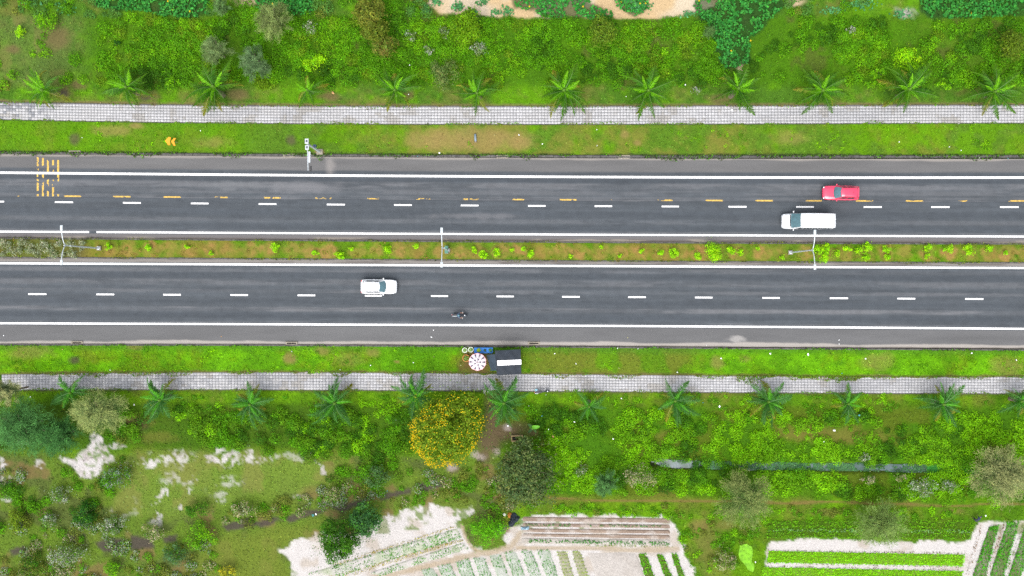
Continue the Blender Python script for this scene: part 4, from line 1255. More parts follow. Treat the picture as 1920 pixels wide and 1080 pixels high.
def palm(px, py, key, scale, label, group, seed, n=15, young=4, old=3, lean=.0):
    rng = random.Random(seed)
    x, y, _ = at(px, py, 2.4 * scale)
    scale *= 1.12; n = int(n * 1.45); young += 1; old += 1
    r = empty('palm_tree', (x, y, .05)); tag(r, label, 'palm tree', group)
    t = link(bpy.data.objects.new('trunk', trunk_me), r); t.scale = (scale, scale, scale)
    h = link(bpy.data.objects.new('crown_shaft', heart_me), r); h.location = (0, 0, 2.3 * scale); h.scale = (scale,) * 3
    k0 = rng.random() * 6.28
    r.rotation_euler = (rng.uniform(-.13, .13), rng.uniform(-.13, .13), 0)
    for i in range(n):
        kind = key + '_young' if i < young else ('old' if i >= n - old else key)
        me = rng.choice(FR[kind])
        o = link(bpy.data.objects.new('frond', me), r)
        if i >= young and rng.random() < .14: COL.objects.unlink(o); bpy.data.objects.remove(o); continue
        ring = i / n
        sc = scale * (rng.uniform(.62, .8) if i < young else rng.uniform(.70, 1.18)) 
        o.scale = (sc, sc * rng.uniform(.9, 1.15), sc)
        pitch = (.55 - 1.0 * ring) + rng.uniform(-.12, .12)
        o.rotation_euler = (rng.uniform(-.35, .35), -pitch, k0 + i * 2.399 + rng.uniform(-.35, .35))
        o.location = (0, 0, 2.3 * scale)
    return r


NORD = ['first', 'second', 'third', 'fourth', 'fifth', 'sixth', 'seventh', 'eighth', 'ninth', 'tenth', 'eleventh', 'twelfth', 'thirteenth', 'fourteenth', 'fifteenth', 'sixteenth', 'seventeenth', 'eighteenth']
gN = 'palms along the upper footpath'; gS = 'palms along the lower footpath'
notesN = ['with bright lime young fronds', 'with dark drooping fronds', 'with yellow old fronds spreading wide', 'thin and half hidden by bushes', 'dark and narrow', 'small with few light fronds', 'with large full crown', 'with spread star-shaped crown', 'beside the dark vines', 'with full crown', 'with long dark fronds over the paving', 'nearest the right end']
for i, (x, y, s, nf) in enumerate([(88, 166, 1.08, 14), (243, 168, 1.05, 15), (405, 170, 1.2, 18), (580, 168, .8, 11), (737, 170, 1.02, 15), (899, 176, .98, 14), (1056, 172, 1.15, 18), (1215, 172, 1.12, 17), (1380, 172, 1.15, 17), (1545, 172, 1.08, 18), (1700, 172, 1.2, 19), (1866, 173, 1.05, 17)]):
    palm(x, y, 'north', s, f'{NORD[i]} palm from the left on the upper footpath, {notesN[i]}', gN, 40 + i, n=nf, young=4 if i != 0 else 6, old=3 if i != 2 else 6)
notesS = ['half under the dark casuarinas', 'with bright centre', 'with yellow tips', 'with blue-green star-shaped crown', 'beside the yellow flowering tree', 'right of the yellow flowering tree', 'small and dull green', 'with loose open fronds', 'with blue-green full crown', 'small and dark', 'with bright green side shoots', 'cut by the right edge']
for i, (x, y, s, nf) in enumerate([(135, 738, .9, 12), (307, 748, 1.0, 15), (465, 757, .95, 15), (628, 755, 1.08, 18), (783, 742, 1.05, 15), (950, 756, 1.05, 17), (1107, 757, .92, 12), (1268, 753, 1.0, 15), (1435, 757, .98, 17), (1592, 758, .85, 12), (1765, 757, 1.0, 16), (1912, 752, .95, 15)]):
    palm(x, y, 'south', s, f'{NORD[i]} palm from the left on the lower footpath, {notesS[i]}', gS, 70 + i, n=nf, young=3, old=2 if i not in (2,) else 4)


# ---------------------------------------------------------------- trees and single shrubs
def crown_cloud(rng, rx, ry, h, z0, lobes, n, leaf, pal, cl=None, lob=.3, jit=.55, v=.2, asp=.55, outline=None):
    cl = cl or Cloud()
    u = np.sqrt(rng.random(lobes)); a = rng.random(lobes) * 6.283
    k1, k2 = rng.random() * 6.28, rng.random() * 6.28
    irr = 1 + .14 * np.sin(3 * a + k1) + .09 * np.sin(5 * a + k2)
    if outline is not None: irr = outline(a) * 1.04
    lx, ly = u * np.cos(a) * rx * .78 * irr, u * np.sin(a) * ry * .78 * irr
    lz = z0 + h * np.sqrt(np.maximum(0, 1 - u * u)) * rng.uniform(.55, 1.0, lobes)
    lr = (rx + ry) / 2 * lob * rng.uniform(.7, 1.3, lobes)
    C, N, idx = domes(rng, lx, ly, lz - lr * .3, lr, lr * 1.1, np.full(lobes, max(1, n // lobes)), jit)
    base = pick(rng, lobes, pal) * np.exp(rng.normal(0, .12, (lobes, 1)))
    m = len(C); lc = base[idx].copy(); sw = rng.random(m) < .5; lc[sw] = pick(rng, int(sw.sum()), pal)
    L = leaf * np.exp(rng.normal(0, .28, m))
    cl.add(C, N, L, L * asp, jitter(rng, lc, m, v, .1))
    # inner leaves, so that gaps are not bare all the way down
    k = n // 3; C2 = rng.normal(0, .42, (k, 3)) * [rx, ry, h * .5] + [0, 0, z0 + h * .25]; C2[:, 2] = np.maximum(C2[:, 2], .1)
    cl.add(C2, rng.normal(0, 1, (k, 3)) + [0, 0, 1], leaf, leaf * asp, jitter(rng, pick(rng, k, pal), k, v, .1))
    return cl


def limbs(r, h, sp, seed, th=.16):
    rng = random.Random(seed)
    bm = nb(); tube(bm, (0, 0, -.2), (.05, .02, h * .55), th, th * .7, 8)
    bm_obj('trunk', bm, M_bark, r)
    for i in range(5):
        a = i * 1.257 + rng.uniform(-.4, .4)
        bm = nb(); q = (math.cos(a) * sp * .55, math.sin(a) * sp * .55, h * rng.uniform(.72, .9))
        m = (math.cos(a) * sp * .22, math.sin(a) * sp * .22, h * .66)
        tube(bm, (.04, .02, h * .48), m, th * .55, th * .4, 6); tube(bm, m, q, th * .4, th * .12, 6)
        bm_obj('branch', bm, M_bark, r)


def tree(px, py, rpx, h, label, pal, seed, name='broadleaf_tree', n=3500, leaf=.26, lobes=60, lob=.28, cat='tree', ry=None, v=.2, outline=None):
    rng = np.random.default_rng(seed)
    rad = rpx * S * (H - h * .6) / H
    x, y, _ = at(px, py, h * .6)
    r = empty(name, (x, y, 0)); tag(r, label, cat)
    limbs(r, h, rad, seed)
    cl = crown_cloud(rng, rad, (ry or rpx) * S * .95, h * .5, h * .5, lobes, n, leaf, pal, lob=lob, v=v, outline=outline)
    cl.build('crown', M_leaf, r, seed=seed)
    return r, rad


def casuarina(px, py, rpx, h, label, base, seed, n=7000, needle=.42, wisps=46, wide=.042, ry=None, tip=None):
    """a soft grey-green tree: radiating drooping twigs set with fine needles"""
    rng = np.random.default_rng(seed)
    rad = rpx * S * (H - h * .6) / H; rady = (ry or rpx) * S * (H - h * .6) / H
    x, y, _ = at(px, py, h * .6)
    r = empty('casuarina_tree', (x, y, 0)); tag(r, label, 'tree')
    limbs(r, h, rad * .8, seed, .13)
    per = n // wisps
    cl = Cloud()
    for w in range(wisps):
        a = rng.random() * 6.283; u = rng.random() ** .6
        d = np.array([math.cos(a), math.sin(a), 0])
        tip_ = np.array([d[0] * rad * u, d[1] * rady * u, h * (.98 - .45 * u * u) * rng.uniform(.82, 1.02)])
        root = np.array([d[0] * rad * .1, d[1] * rady * .1, h * rng.uniform(.35, .7) * (1 - .3 * u)])
        t = rng.random(per) ** .75
        c = root + (tip_ - root) * t[:, None]
        c[:, 2] += .35 * np.sin(t * 3.1)
        spread = .09 + .19 * (1 - np.abs(t - .6))
        c += rng.normal(0, 1, (per, 3)) * (spread * rad / 3.2)[:, None] * [1, 1, .7]
        T = (tip_ - root) / np.linalg.norm(tip_ - root) + rng.normal(0, .38, (per, 3)) + [0, 0, -.12]
        col = jitter(rng, base, per, .16, .07) * math.exp(rng.normal(0, .22))
        if tip is not None:
            k = sstep(.55, 1.0, t)[:, None]; col = col * (1 - k) + jitter(rng, tip, per, .12, .05) * k
        c[:, 2] = np.maximum(c[:, 2], .15)
        cl.add(c, rng.normal(0, .5, (per, 3)) + [0, 0, 1], needle * np.exp(rng.normal(0, .25, per)), wide, col, T)
    cl.build('crown', M_leaf, r, seed=seed)
    return r


CS_N = K(128, 155, 92); CS_S = K(90, 148, 74); CS_OL = K(142, 152, 92); CS_PALE = K(190, 192, 125)
casuarina(478, 118, 34, 5.5, 'grey-green feathery casuarina behind the third upper palm, nearest it on the right', K(112, 145, 92), 301, ry=38, n=6000)
casuarina(406, 95, 33, 5, 'smaller grey-green casuarina straight behind the third palm of the upper row', CS_N, 302, n=5000)
casuarina(512, 38, 38, 6, 'pale feathery casuarina among thicket at the vine bed left of the bare sand', K(138, 158, 88), 303, n=6500, ry=42)
casuarina(415, 14, 18, 4, 'small dull casuarina at the edge of the dark vines', K(110, 150, 82), 304, n=2500)
casuarina(40, 800, 62, 8, 'large dark blue-green casuarina over the start of the lower footpath', CS_S, 305, n=15000, wisps=110, ry=58)
casuarina(108, 818, 50, 7, 'dark blue-green casuarina between the large one and the white sand patch', K(80, 138, 66), 306, n=11000, wisps=90, ry=42)
casuarina(8, 735, 30, 8.5, 'pale casuarina covering the lower footpath end at the left edge', K(142, 160, 105), 307, n=5000, tip=CS_PALE)
casuarina(182, 772, 58, 7.5, 'pale olive casuarina with feathery tips above the white sand patch', K(122, 150, 86), 308, n=11000, wisps=90, ry=42, tip=K(176, 190, 110))
casuarina(1137, 908, 24, 5, 'small soft green casuarina beside the brown footpath, alone in the thicket', K(98, 150, 78), 309, n=4000, ry=28)
casuarina(1396, 938, 58, 7, 'broad olive casuarina standing over the brown footpath left of the bright beds', K(120, 152, 76), 310, n=11000, wisps=90, ry=62, tip=K(152, 164, 92))
casuarina(1655, 984, 56, 6.5, 'wispy thin casuarina shading the weedy bed of the right field', K(134, 164, 82), 311, n=8000, wisps=80, ry=48)
casuarina(1885, 890, 66, 8, 'large pale brown-olive casuarina at the right edge above the slanting rows', K(138, 154, 96), 312, n=15000, wisps=110, ry=64, tip=K(180, 184, 118))
casuarina(1330, 60, 14, 3, 'tiny grey sapling at the foot of the bare sand slope', K(98, 140, 70), 313, n=900)

OA = np.radians([-180, -150, -125, -90, -60, -40, -20, 0, 30, 50, 75, 95, 125, 155, 180]); OR_ = np.array([74, 80, 84, 80, 79, 70, 73, 74, 84, 93, 78, 66, 58, 63, 74]) / 76
outl = lambda a: np.interp((np.asarray(a) + np.pi) % (2 * np.pi) - np.pi, OA, OR_) * (1 + .05 * np.sin(np.asarray(a) * 9))
r, rad = tree(838, 800, 75, 6.5, 'tall round tree covered in yellow flowers by the lower footpath', [(K(122, 156, 28), 3), (K(104, 142, 24), 2), (K(152, 176, 40), 1.6)], 320, 'flowering_tree', n=9500, leaf=.25, lobes=120, lob=.16, outline=outl)
rngf = np.random.default_rng(321)
cl = Cloud(); nf = 2600
a = rngf.random(nf) * 6.283; rr = np.sqrt(rngf.random(nf))
# flowers hang in loose bunches, thickest round the rim on the left and lower sides
side = np.clip(.25 - .6 * np.cos(a) - .75 * np.sin(a), 0, 1) + .35 * (np.cos(a) > .8)
pr = .03 + .60 * side * sstep(.68, .95, rr) + .09 * sstep(.5, .62, fbm(rr * np.cos(a) * rad, rr * np.sin(a) * rad, 1.8, 3, 322))
ck = rngf.random(nf) < pr
a, rr = a[ck], rr[ck]; nf = len(a); ro = outl(a)
rep = 2
ro = np.repeat(ro, rep) * .93
ax = np.repeat(a, rep); rx_ = np.repeat(rr, rep)
C = np.stack([rx_ * np.cos(ax) * rad * ro, rx_ * np.sin(ax) * rad * ro, 6.5 * (.56 + .56 * np.sqrt(np.maximum(0, 1 - rx_ ** 2)))], 1) + rngf.normal(0, .16, (nf * rep, 3))
cl.add(C, np.array([0, 0, 1.0]) + rngf.normal(0, .5, (nf * rep, 3)), .17, .13, jitter(rngf, K(238, 202, 8), nf * rep, .12, .05))
tag(cl.build('blossom', M_leaf, r, seed=3), kind='stuff')
tree(985, 888, 66, 6, 'large dull olive-green tree right of the flowering tree, over the vegetable field corner', [(K(98, 122, 62), 3), (K(80, 108, 58), 2), (K(130, 146, 82), 1.6)], 323, n=6500, leaf=.27, lobes=100, lob=.2, ry=70)
tree(638, 1010, 46, 5, 'round dark green tree overhanging the white sand beside the seedling beds', [(K(72, 130, 22), 3), (K(52, 100, 20), 2), (K(92, 150, 30), 1)], 324, n=5500, leaf=.2, lobes=80, lob=.2, ry=48, v=.18)
tree(684, 976, 36, 4, 'bluish green bushy tree touching the round dark tree on its right', [(K(75, 128, 62), 3), (K(58, 105, 55), 2), (K(88, 160, 45), 1)], 325, n=3500, leaf=.2, lobes=60, lob=.22, ry=38)
tree(873, 52, 30, 4.2, 'bright yellow-green round tree at the left end of the bare sand', [(K(122, 172, 14), 3), (K(105, 155, 14), 2)], 326, n=2600, leaf=.24, lobes=44, ry=34)
tree(695, 26, 32, 4.5, 'olive brownish tree behind the fifth upper palm, the farthest of its clump', [(K(132, 142, 48), 3), (K(108, 126, 40), 2)], 327, n=2600, leaf=.24, lobes=44)
tree(703, 58, 28, 4, 'olive tree in the middle of the brownish clump behind the fifth palm', [(K(122, 140, 40), 3), (K(98, 122, 32), 2)], 328, n=2200, leaf=.24, lobes=40, ry=24)
tree(722, 90, 24, 3.4, 'low olive tree with brown twigs, nearest the footpath in its clump', [(K(112, 134, 42), 3), (K(140, 125, 58), 1)], 329, n=1600, leaf=.22, lobes=30)
tree(1128, 62, 28, 3.6, 'soft olive tree just below the bare sand bank', [(K(118, 150, 35), 3), (K(98, 132, 30), 2)], 330, n=2000, leaf=.22, lobes=40, ry=34)
tree(1895, 85, 30, 3.8, 'dull olive tree at the right edge of the upper thicket', [(K(110, 140, 28), 3), (K(92, 120, 28), 2)], 331, n=2000, leaf=.22, lobes=40)


def shrub(px, py, rpx, label, pal, seed, h=None, ry=None, leaf=.17, n=None, group=None, z=.05, dens=95, lob=.42, sil=0.0):
    rng = np.random.default_rng(seed)
    rad = rpx * S; rady = (ry or rpx) * S
    h = h or rad * .9
    x, y, _ = at(px, py, h * .5)
    r = empty('shrub', (x, y, z)); tag(r, label, 'shrub', group)
    bm = nb()
    for i in range(4):
        a = i * 1.57 + rng.random(); tube(bm, (0, 0, -.1), (math.cos(a) * rad * .5, math.sin(a) * rady * .5, h * .6), .03, .012, 5)
    bm_obj('stem', bm, M_bark, r)
    n = n or int(dens * math.pi * rad * rady) + 30
    cl = crown_cloud(rng, rad, rady, h * .7, h * .2, max(4, int(7 * rad + 3)), n, leaf, pal, lob=lob)
    cl.build('foliage', M_leaf, r, seed=seed)
    return r


LIMEP = [(K(170, 240, 2), 3), (K(145, 225, 4), 2), (K(185, 240, 20), 1)]
GRN = [(G_MID, 3), (G_LIME, 2)]; DGRN = [(K(48, 108, 28), 3), (K(38, 88, 26), 2), (G_MID, .5)]
SILV = [(K(168, 182, 150), 2), (K(118, 150, 70), 2.6), (K(95, 150, 30), 1.4), (K(200, 205, 190), .9)]
BEI = [(K(192, 186, 145), 2.2), (K(130, 150, 70), 2), (K(100, 155, 30), 1.5)]
GREY = [(K(168, 180, 138), 3), (K(140, 158, 108), 2), (K(195, 198, 165), 1.3)]

# the lime shrubs planted down the median, named by counting from the lamp posts
med = [(204, 462, 6), (279, 464, 7), (350, 463, 5), (395, 474, 4), (515, 463, 8), (591, 474, 5), (636, 478, 8), (659, 466, 4), (728, 469, 8), (779, 462, 5), (888, 469, 6), (905, 477, 8), (933, 474, 8), (960, 468, 4), (983, 467, 5), (995, 474, 8), (1070, 480, 4), (1127, 463, 4), (1162, 479, 4), (1203, 471, 5), (1238, 472, 6), (1264, 474, 9), (1307, 479, 7), (1337, 473, 16), (1374, 469, 8), (1388, 473, 6), (1420, 466, 4), (1467, 482, 5), (1532, 470, 8), (1547, 464, 8), (1545.5, 482, 10), (1567, 477, 7), (1588.6, 466, 7), (1609, 470, 7), (1625, 463.6, 9), (1623, 482, 7), (1661, 468, 7), (1662, 481, 6), (1739, 466, 7), (1738, 481, 5), (1777.5, 467, 8), (1816, 468, 9), (1852.5, 466, 7), (1885, 474, 4)]
cnt = {}
for i, (x, y, rr) in enumerate(med):
    seg = 'left lamp post' if x < 822 else ('middle lamp post' if x < 1500 else 'right lamp post')
    k = cnt[seg] = cnt.get(seg, 0) + 1
    size = 'large' if rr > 12 else ('sparse small' if rr < 6 else 'small')
    shrub(x, y, rr * 1.15, f'{size} lime shrub on the median, {NORD[k - 1]} one right of the {seg}', LIMEP, 1000 + i, h=.5 + rr * .045, leaf=.15, group='lime shrubs planted down the median', z=.08, dens=230, lob=.45)
grey = [(10, 458, 15), (32, 470, 14), (45, 455, 13), (58, 466, 12), (8, 474, 10), (85, 462, 15), (98, 474, 12), (70, 476, 9), (110, 458, 9), (134, 456, 10), (138, 474, 12), (156, 455, 8), (152, 467, 6), (120, 478, 7)]
for i, (x, y, rr) in enumerate(grey):
    where = ['at the left edge of the median, upper side', 'second row at the left end of the median', 'third along the upper side of the median', 'in the middle of the grey clump', 'lowest at the left edge of the median', 'just left of the left lamp post, tall', 'below the left lamp post, lower side', 'between the two biggest clumps, low', 'touching the left lamp post from above', 'just right of the left lamp post, upper side', 'just right of the left lamp post, lower side', 'last one of the row on the upper side', 'smallest, at the right end of the grey row', 'flat one right under the lamp arm'][i]
    shrub(x, y, rr, f'silvery grey shrub {where}', GREY, 1100 + i, h=.75, leaf=.14, group='silvery grey shrubs at the left end of the median', z=.08, dens=110, ry=rr * .85)

for i, (x, y, rr, ry, pal, lab) in enumerate([
    (22, 140, 14, 9, GRN, 'bright green bush left of the first upper palm'),
    (124, 150, 14, 10, GRN, 'bright green bush touching the first upper palm on its right'),
    (38, 60, 14, 12, LIMEP, 'lime bush in rough grass at the upper left'),
    (88, 40, 26, 22, GRN, 'broad bright bush at the top left, beside the vines'),
    (322, 156, 18, 14, GRN, 'bright bush between the second and third upper palms'),
    (218, 82, 8, 7, DGRN, 'very dark small bush behind the second upper palm'),
    (584, 52, 14, 16, SILV, 'silvery bush in the upper thicket behind the fourth palm'),
    (588, 116, 24, 18, LIMEP, 'light lime bush with pointed shoots behind the fourth upper palm'),
    (770, 65, 15, 12, SILV, 'silvery bush behind the fifth and sixth upper palms'),
    (806, 94, 12, 12, SILV, 'pale silvery bush left of the round olive bush'),
    (832, 60, 12, 12, SILV, 'silvery bush beside the yellow-green tree'),
    (900, 92, 18, 14, SILV, 'spreading silvery bush behind the sixth upper palm'),
    (836, 138, 32, 31, [(K(118, 145, 72), 3), (K(92, 128, 52), 2), (K(150, 160, 90), 1)], 'large round olive bush left of the sixth upper palm'),
    (1595, 57, 10, 7, SILV, 'small white-grey bush in the thicket behind the tenth upper palm'),
    (1700, 112, 29, 28, LIMEP, 'large rounded lime bush behind the eleventh upper palm'),
    (1632, 160, 15, 9, GRN, 'bright low bush between the tenth and eleventh upper palms'),
    (1772, 158, 20, 12, GRN, 'bright bush between the eleventh and twelfth upper palms'),
    (1645, 136, 18, 14, GRN, 'mid green bush up and left of the eleventh upper palm'),
    (1745, 80, 22, 16, GRN, 'bright bush alone in the grass at the upper right'),
    (1305, 170, 12, 8, SILV, 'pale dusty bush left of the ninth upper palm'),
    (163, 962, 29, 24, DGRN, 'dark green round bush in the lower left scrub'),
    (36, 977, 22, 27, [(K(132, 165, 32), 3), (K(108, 140, 32), 2)], 'yellow-green bush near the lower left edge'),
    (95, 978, 19, 17, SILV, 'silvery bush between the yellow-green and dark green bushes'),
    (112, 928, 22, 20, SILV, 'grey bush above the silvery one in the lower left scrub'),
    (218, 892, 30, 28, [(G_MID, 3), (K(150, 165, 150), 2), (G_DARK, 1)], 'mixed grey and green bush right of the white sand patch'),
    (210, 985, 26, 22, SILV, 'twiggy grey bush right of the dark green bush'),
    (285, 1000, 28, 18, BEI, 'beige dry bush beside the dark track'),
    (372, 957, 30, 15, [(G_DARK, 3), (G_MID, 2)], 'long dark green bush below the open grass'),
    (375, 1005, 32, 26, GRN, 'big bright green bush over the dark track'),
    (330, 1038, 26, 22, [(K(90, 130, 80), 3), (G_DARK, 2)], 'dull blue-green bush below the bright one'),
    (128, 1040, 40, 22, SILV, 'wide silvery green bush near the bottom edge'),
    (212, 1066, 22, 16, GRN, 'bright green bush at the bottom edge'),
    (60, 1062, 24, 26, [(G_DARK, 2), (G_OLIVE, 2)], 'dark olive bush in the bottom left corner'),
    (428, 1072, 24, 12, [(K(205, 200, 40), 2), (G_OLIVE, 2)], 'yellow flowering bush at the bottom edge'),
    (458, 955, 26, 16, BEI, 'dry beige bush at the right end of the long dark bush'),
    (625, 925, 24, 14, BEI, 'dry silvery bush above the dark track'),
    (704, 893, 30, 24, [(K(95, 135, 78), 3), (G_DARK, 1.5)], 'soft blue-green bush left of the flowering tree'),
    (1088, 882, 14, 16, SILV, 'silvery bush in the thicket right of the large olive tree'),
    (1200, 893, 36, 22, BEI, 'beige feathery bush just left of the ditch water'),
    (1632, 898, 18, 9, BEI, 'dry beige bush below the ditch'),
    (1690, 895, 16, 9, BEI, 'small dry bush beside the clear ditch water'),
    (1728, 915, 34, 18, SILV, 'wide white-speckled bush below the ditch'),
    (1780, 912, 22, 12, SILV, 'white-speckled bush left of the large pale casuarina'),
    (1620, 858, 14, 8, SILV, 'small silvery bush on the upper ditch bank'),
    (1360, 1050, 22, 26, BEI, 'grey dry bush left of the duckweed pond'),
    (910, 995, 40, 32, [(K(118, 205, 8), 3), (K(95, 175, 12), 2)], 'rounded bright green bush island at the field corner'),
    (911, 731, 9, 8, [(K(225, 228, 215), 2), (G_MID, 2)], 'white-speckled bush between the flowering tree and the sixth lower palm'),
    (880, 1078, 1, 1, GRN, None),
]):
    if lab is None: continue
    tall = .6 if pal is LIMEP or pal is GRN else .8
    shrub(x, y, rr, lab, pal, 1200 + i, ry=ry, leaf=.16, h=min(2.2, .5 + rr * S * tall), dens=120, lob=.32)

# a young banana plant with one big bright leaf
bx = at(1000, 799)
r = empty('banana_plant', (bx[0], bx[1], 0)); tag(r, 'young banana plant with one bright leaf, above the concrete tank', 'banana plant')
bm = nb(); tube(bm, (0, 0, -.05), (0, 0, .8), .09, .06, 8); bm_obj('stem', bm, mat('banana stem', K(120, 150, 60)), r)
def banana_leaf(L, W, seed):
    bm = nb(); n = 12; rows = []
    for i in range(n + 1):
        t = i / n; w = W * math.sin(math.pi * min(1, t * .92 + .06)) ** .6
        z = .35 * math.sin(t * 2.6) ; row = []
        for s in (-1, -.5, 0, .5, 1):
            row.append(bm.verts.new((L * t, s * w * .5, z + .06 * abs(s) + .015 * math.sin(i * 2.1 + s * 3 + seed))))
        rows.append(row)
    for a_, b_ in zip(rows[:-1], rows[1:]):
        for j in range(4): bm.faces.new((a_[j], b_[j], b_[j + 1], a_[j + 1]))
    return bm
for k, (ang, L, W, m) in enumerate([(.1, 1.35, .5, K(140, 245, 30)), (2.6, .9, .35, K(70, 130, 30)), (3.9, 1.0, .35, K(62, 120, 30)), (5.2, .8, .3, K(80, 140, 30))]):
    o = bm_obj('leaf', banana_leaf(L, W, k), mat('banana leaf', m, rough=.45, var=.08), r, smooth=True)
    o.location = (-.5 if k == 0 else 0, 0, .75); o.rotation_euler = (0, -.1, ang)

# ---------------------------------------------------------------- vehicles
def loft(bm, rings, cap0=True, cap1=True, closed=True):
    R = [[bm.verts.new(p) for p in ring] for ring in rings]
    n = len(R[0])
    for a, b in zip(R[:-1], R[1:]):
        for j in range(n if closed else n - 1):
            bm.faces.new((a[j], a[(j + 1) % n], b[(j + 1) % n], b[j]))
    if cap0: bm.faces.new(R[0])
    if cap1: bm.faces.new(R[-1])
    return R


def patch(name, ringA, ringB, idx, t0, t1, inset, off, material, parent, center):
    """a panel laid just proud of the strip between two rings (window glass)"""
    A = [Vector(ringA[i]) for i in idx]; B = [Vector(ringB[i]) for i in idx]
    k = len(idx) - 1; m = 6
    bm = nb(); rows = []
    for j in range(m + 1):
        u = inset + (1 - 2 * inset) * j / m
        f = u * k; i = min(int(f), k - 1); g = f - i
        a = A[i].lerp(A[i + 1], g); b = B[i].lerp(B[i + 1], g)
        row = []
        for t in (t0, (t0 + t1) / 2, t1):
            p = a.lerp(b, t)
            row.append(p)
        rows.append(row)
    nrm = (rows[-1][0] - rows[0][0]).cross(rows[0][2] - rows[0][0]).normalized()
    mid = rows[m // 2][1]
    if nrm.dot(mid - Vector(center)) < 0: nrm = -nrm
    vv = [[bm.verts.new(p + nrm * off) for p in row] for row in rows]
    for a_, b_ in zip(vv[:-1], vv[1:]):
        for j in range(2): bm.faces.new((a_[j], b_[j], b_[j + 1], a_[j + 1]))
    return bm_obj(name, bm, material, parent, smooth=True)


def body_section(x, w, z0, zt, crown=.03):
    h = zt - z0
    half = [(w * .80, z0), (w * .96, z0 + h * .12), (w, z0 + h * .38), (w * .995, z0 + h * .70), (w * .96, z0 + h * .90), (w * .88, zt), (w * .5, zt + crown * .7), (0, zt + crown)]
    return [(x, y, z) for y, z in half] + [(x, -y, z) for y, z in reversed(half[:-1])]


def cabin_ring(z, xr, xf, wr, wf, bowf, bowr):
    """outline seen from above: front edge bowed forward, rear edge bowed back"""
    P = []
    for k in range(7):                       # front edge, left to right
        s = 1 - 2 * k / 6
        P.append((xf - bowf * s * s, s * wf, z))
    for k in range(1, 7):                    # right side towards the rear
        t = k / 7
        P.append((xf - bowf + (xr + bowr - xf + bowf) * t, -(wf + (wr - wf) * sstep(0, .5, t)), z))
    for k in range(7):                       # rear edge, right to left
        s = -1 + 2 * k / 6
        P.append((xr + bowr * s * s, s * wr, z))
    for k in range(1, 7):
        t = 1 - k / 7
        P.append((xf - bowf + (xr + bowr - xf + bowf) * t, (wf + (wr - wf) * sstep(0, .5, t)), z))
    return [tuple(float(c) for c in p) for p in P]


def wheel(x, y, r, wd, parent):
    bm = nb(); tube(bm, (x, y - wd / 2, r), (x, y + wd / 2, r), r, r, 20)
    w = bm_obj('wheel', bm, M_tyre, parent)
    s = 1 if y > 0 else -1
    bm = nb(); tube(bm, (x, y + s * wd * .42, r), (x, y + s * (wd / 2 + .012), r), r * .66, r * .6, 14)
    bm_obj('rim', bm, M_rim, w)


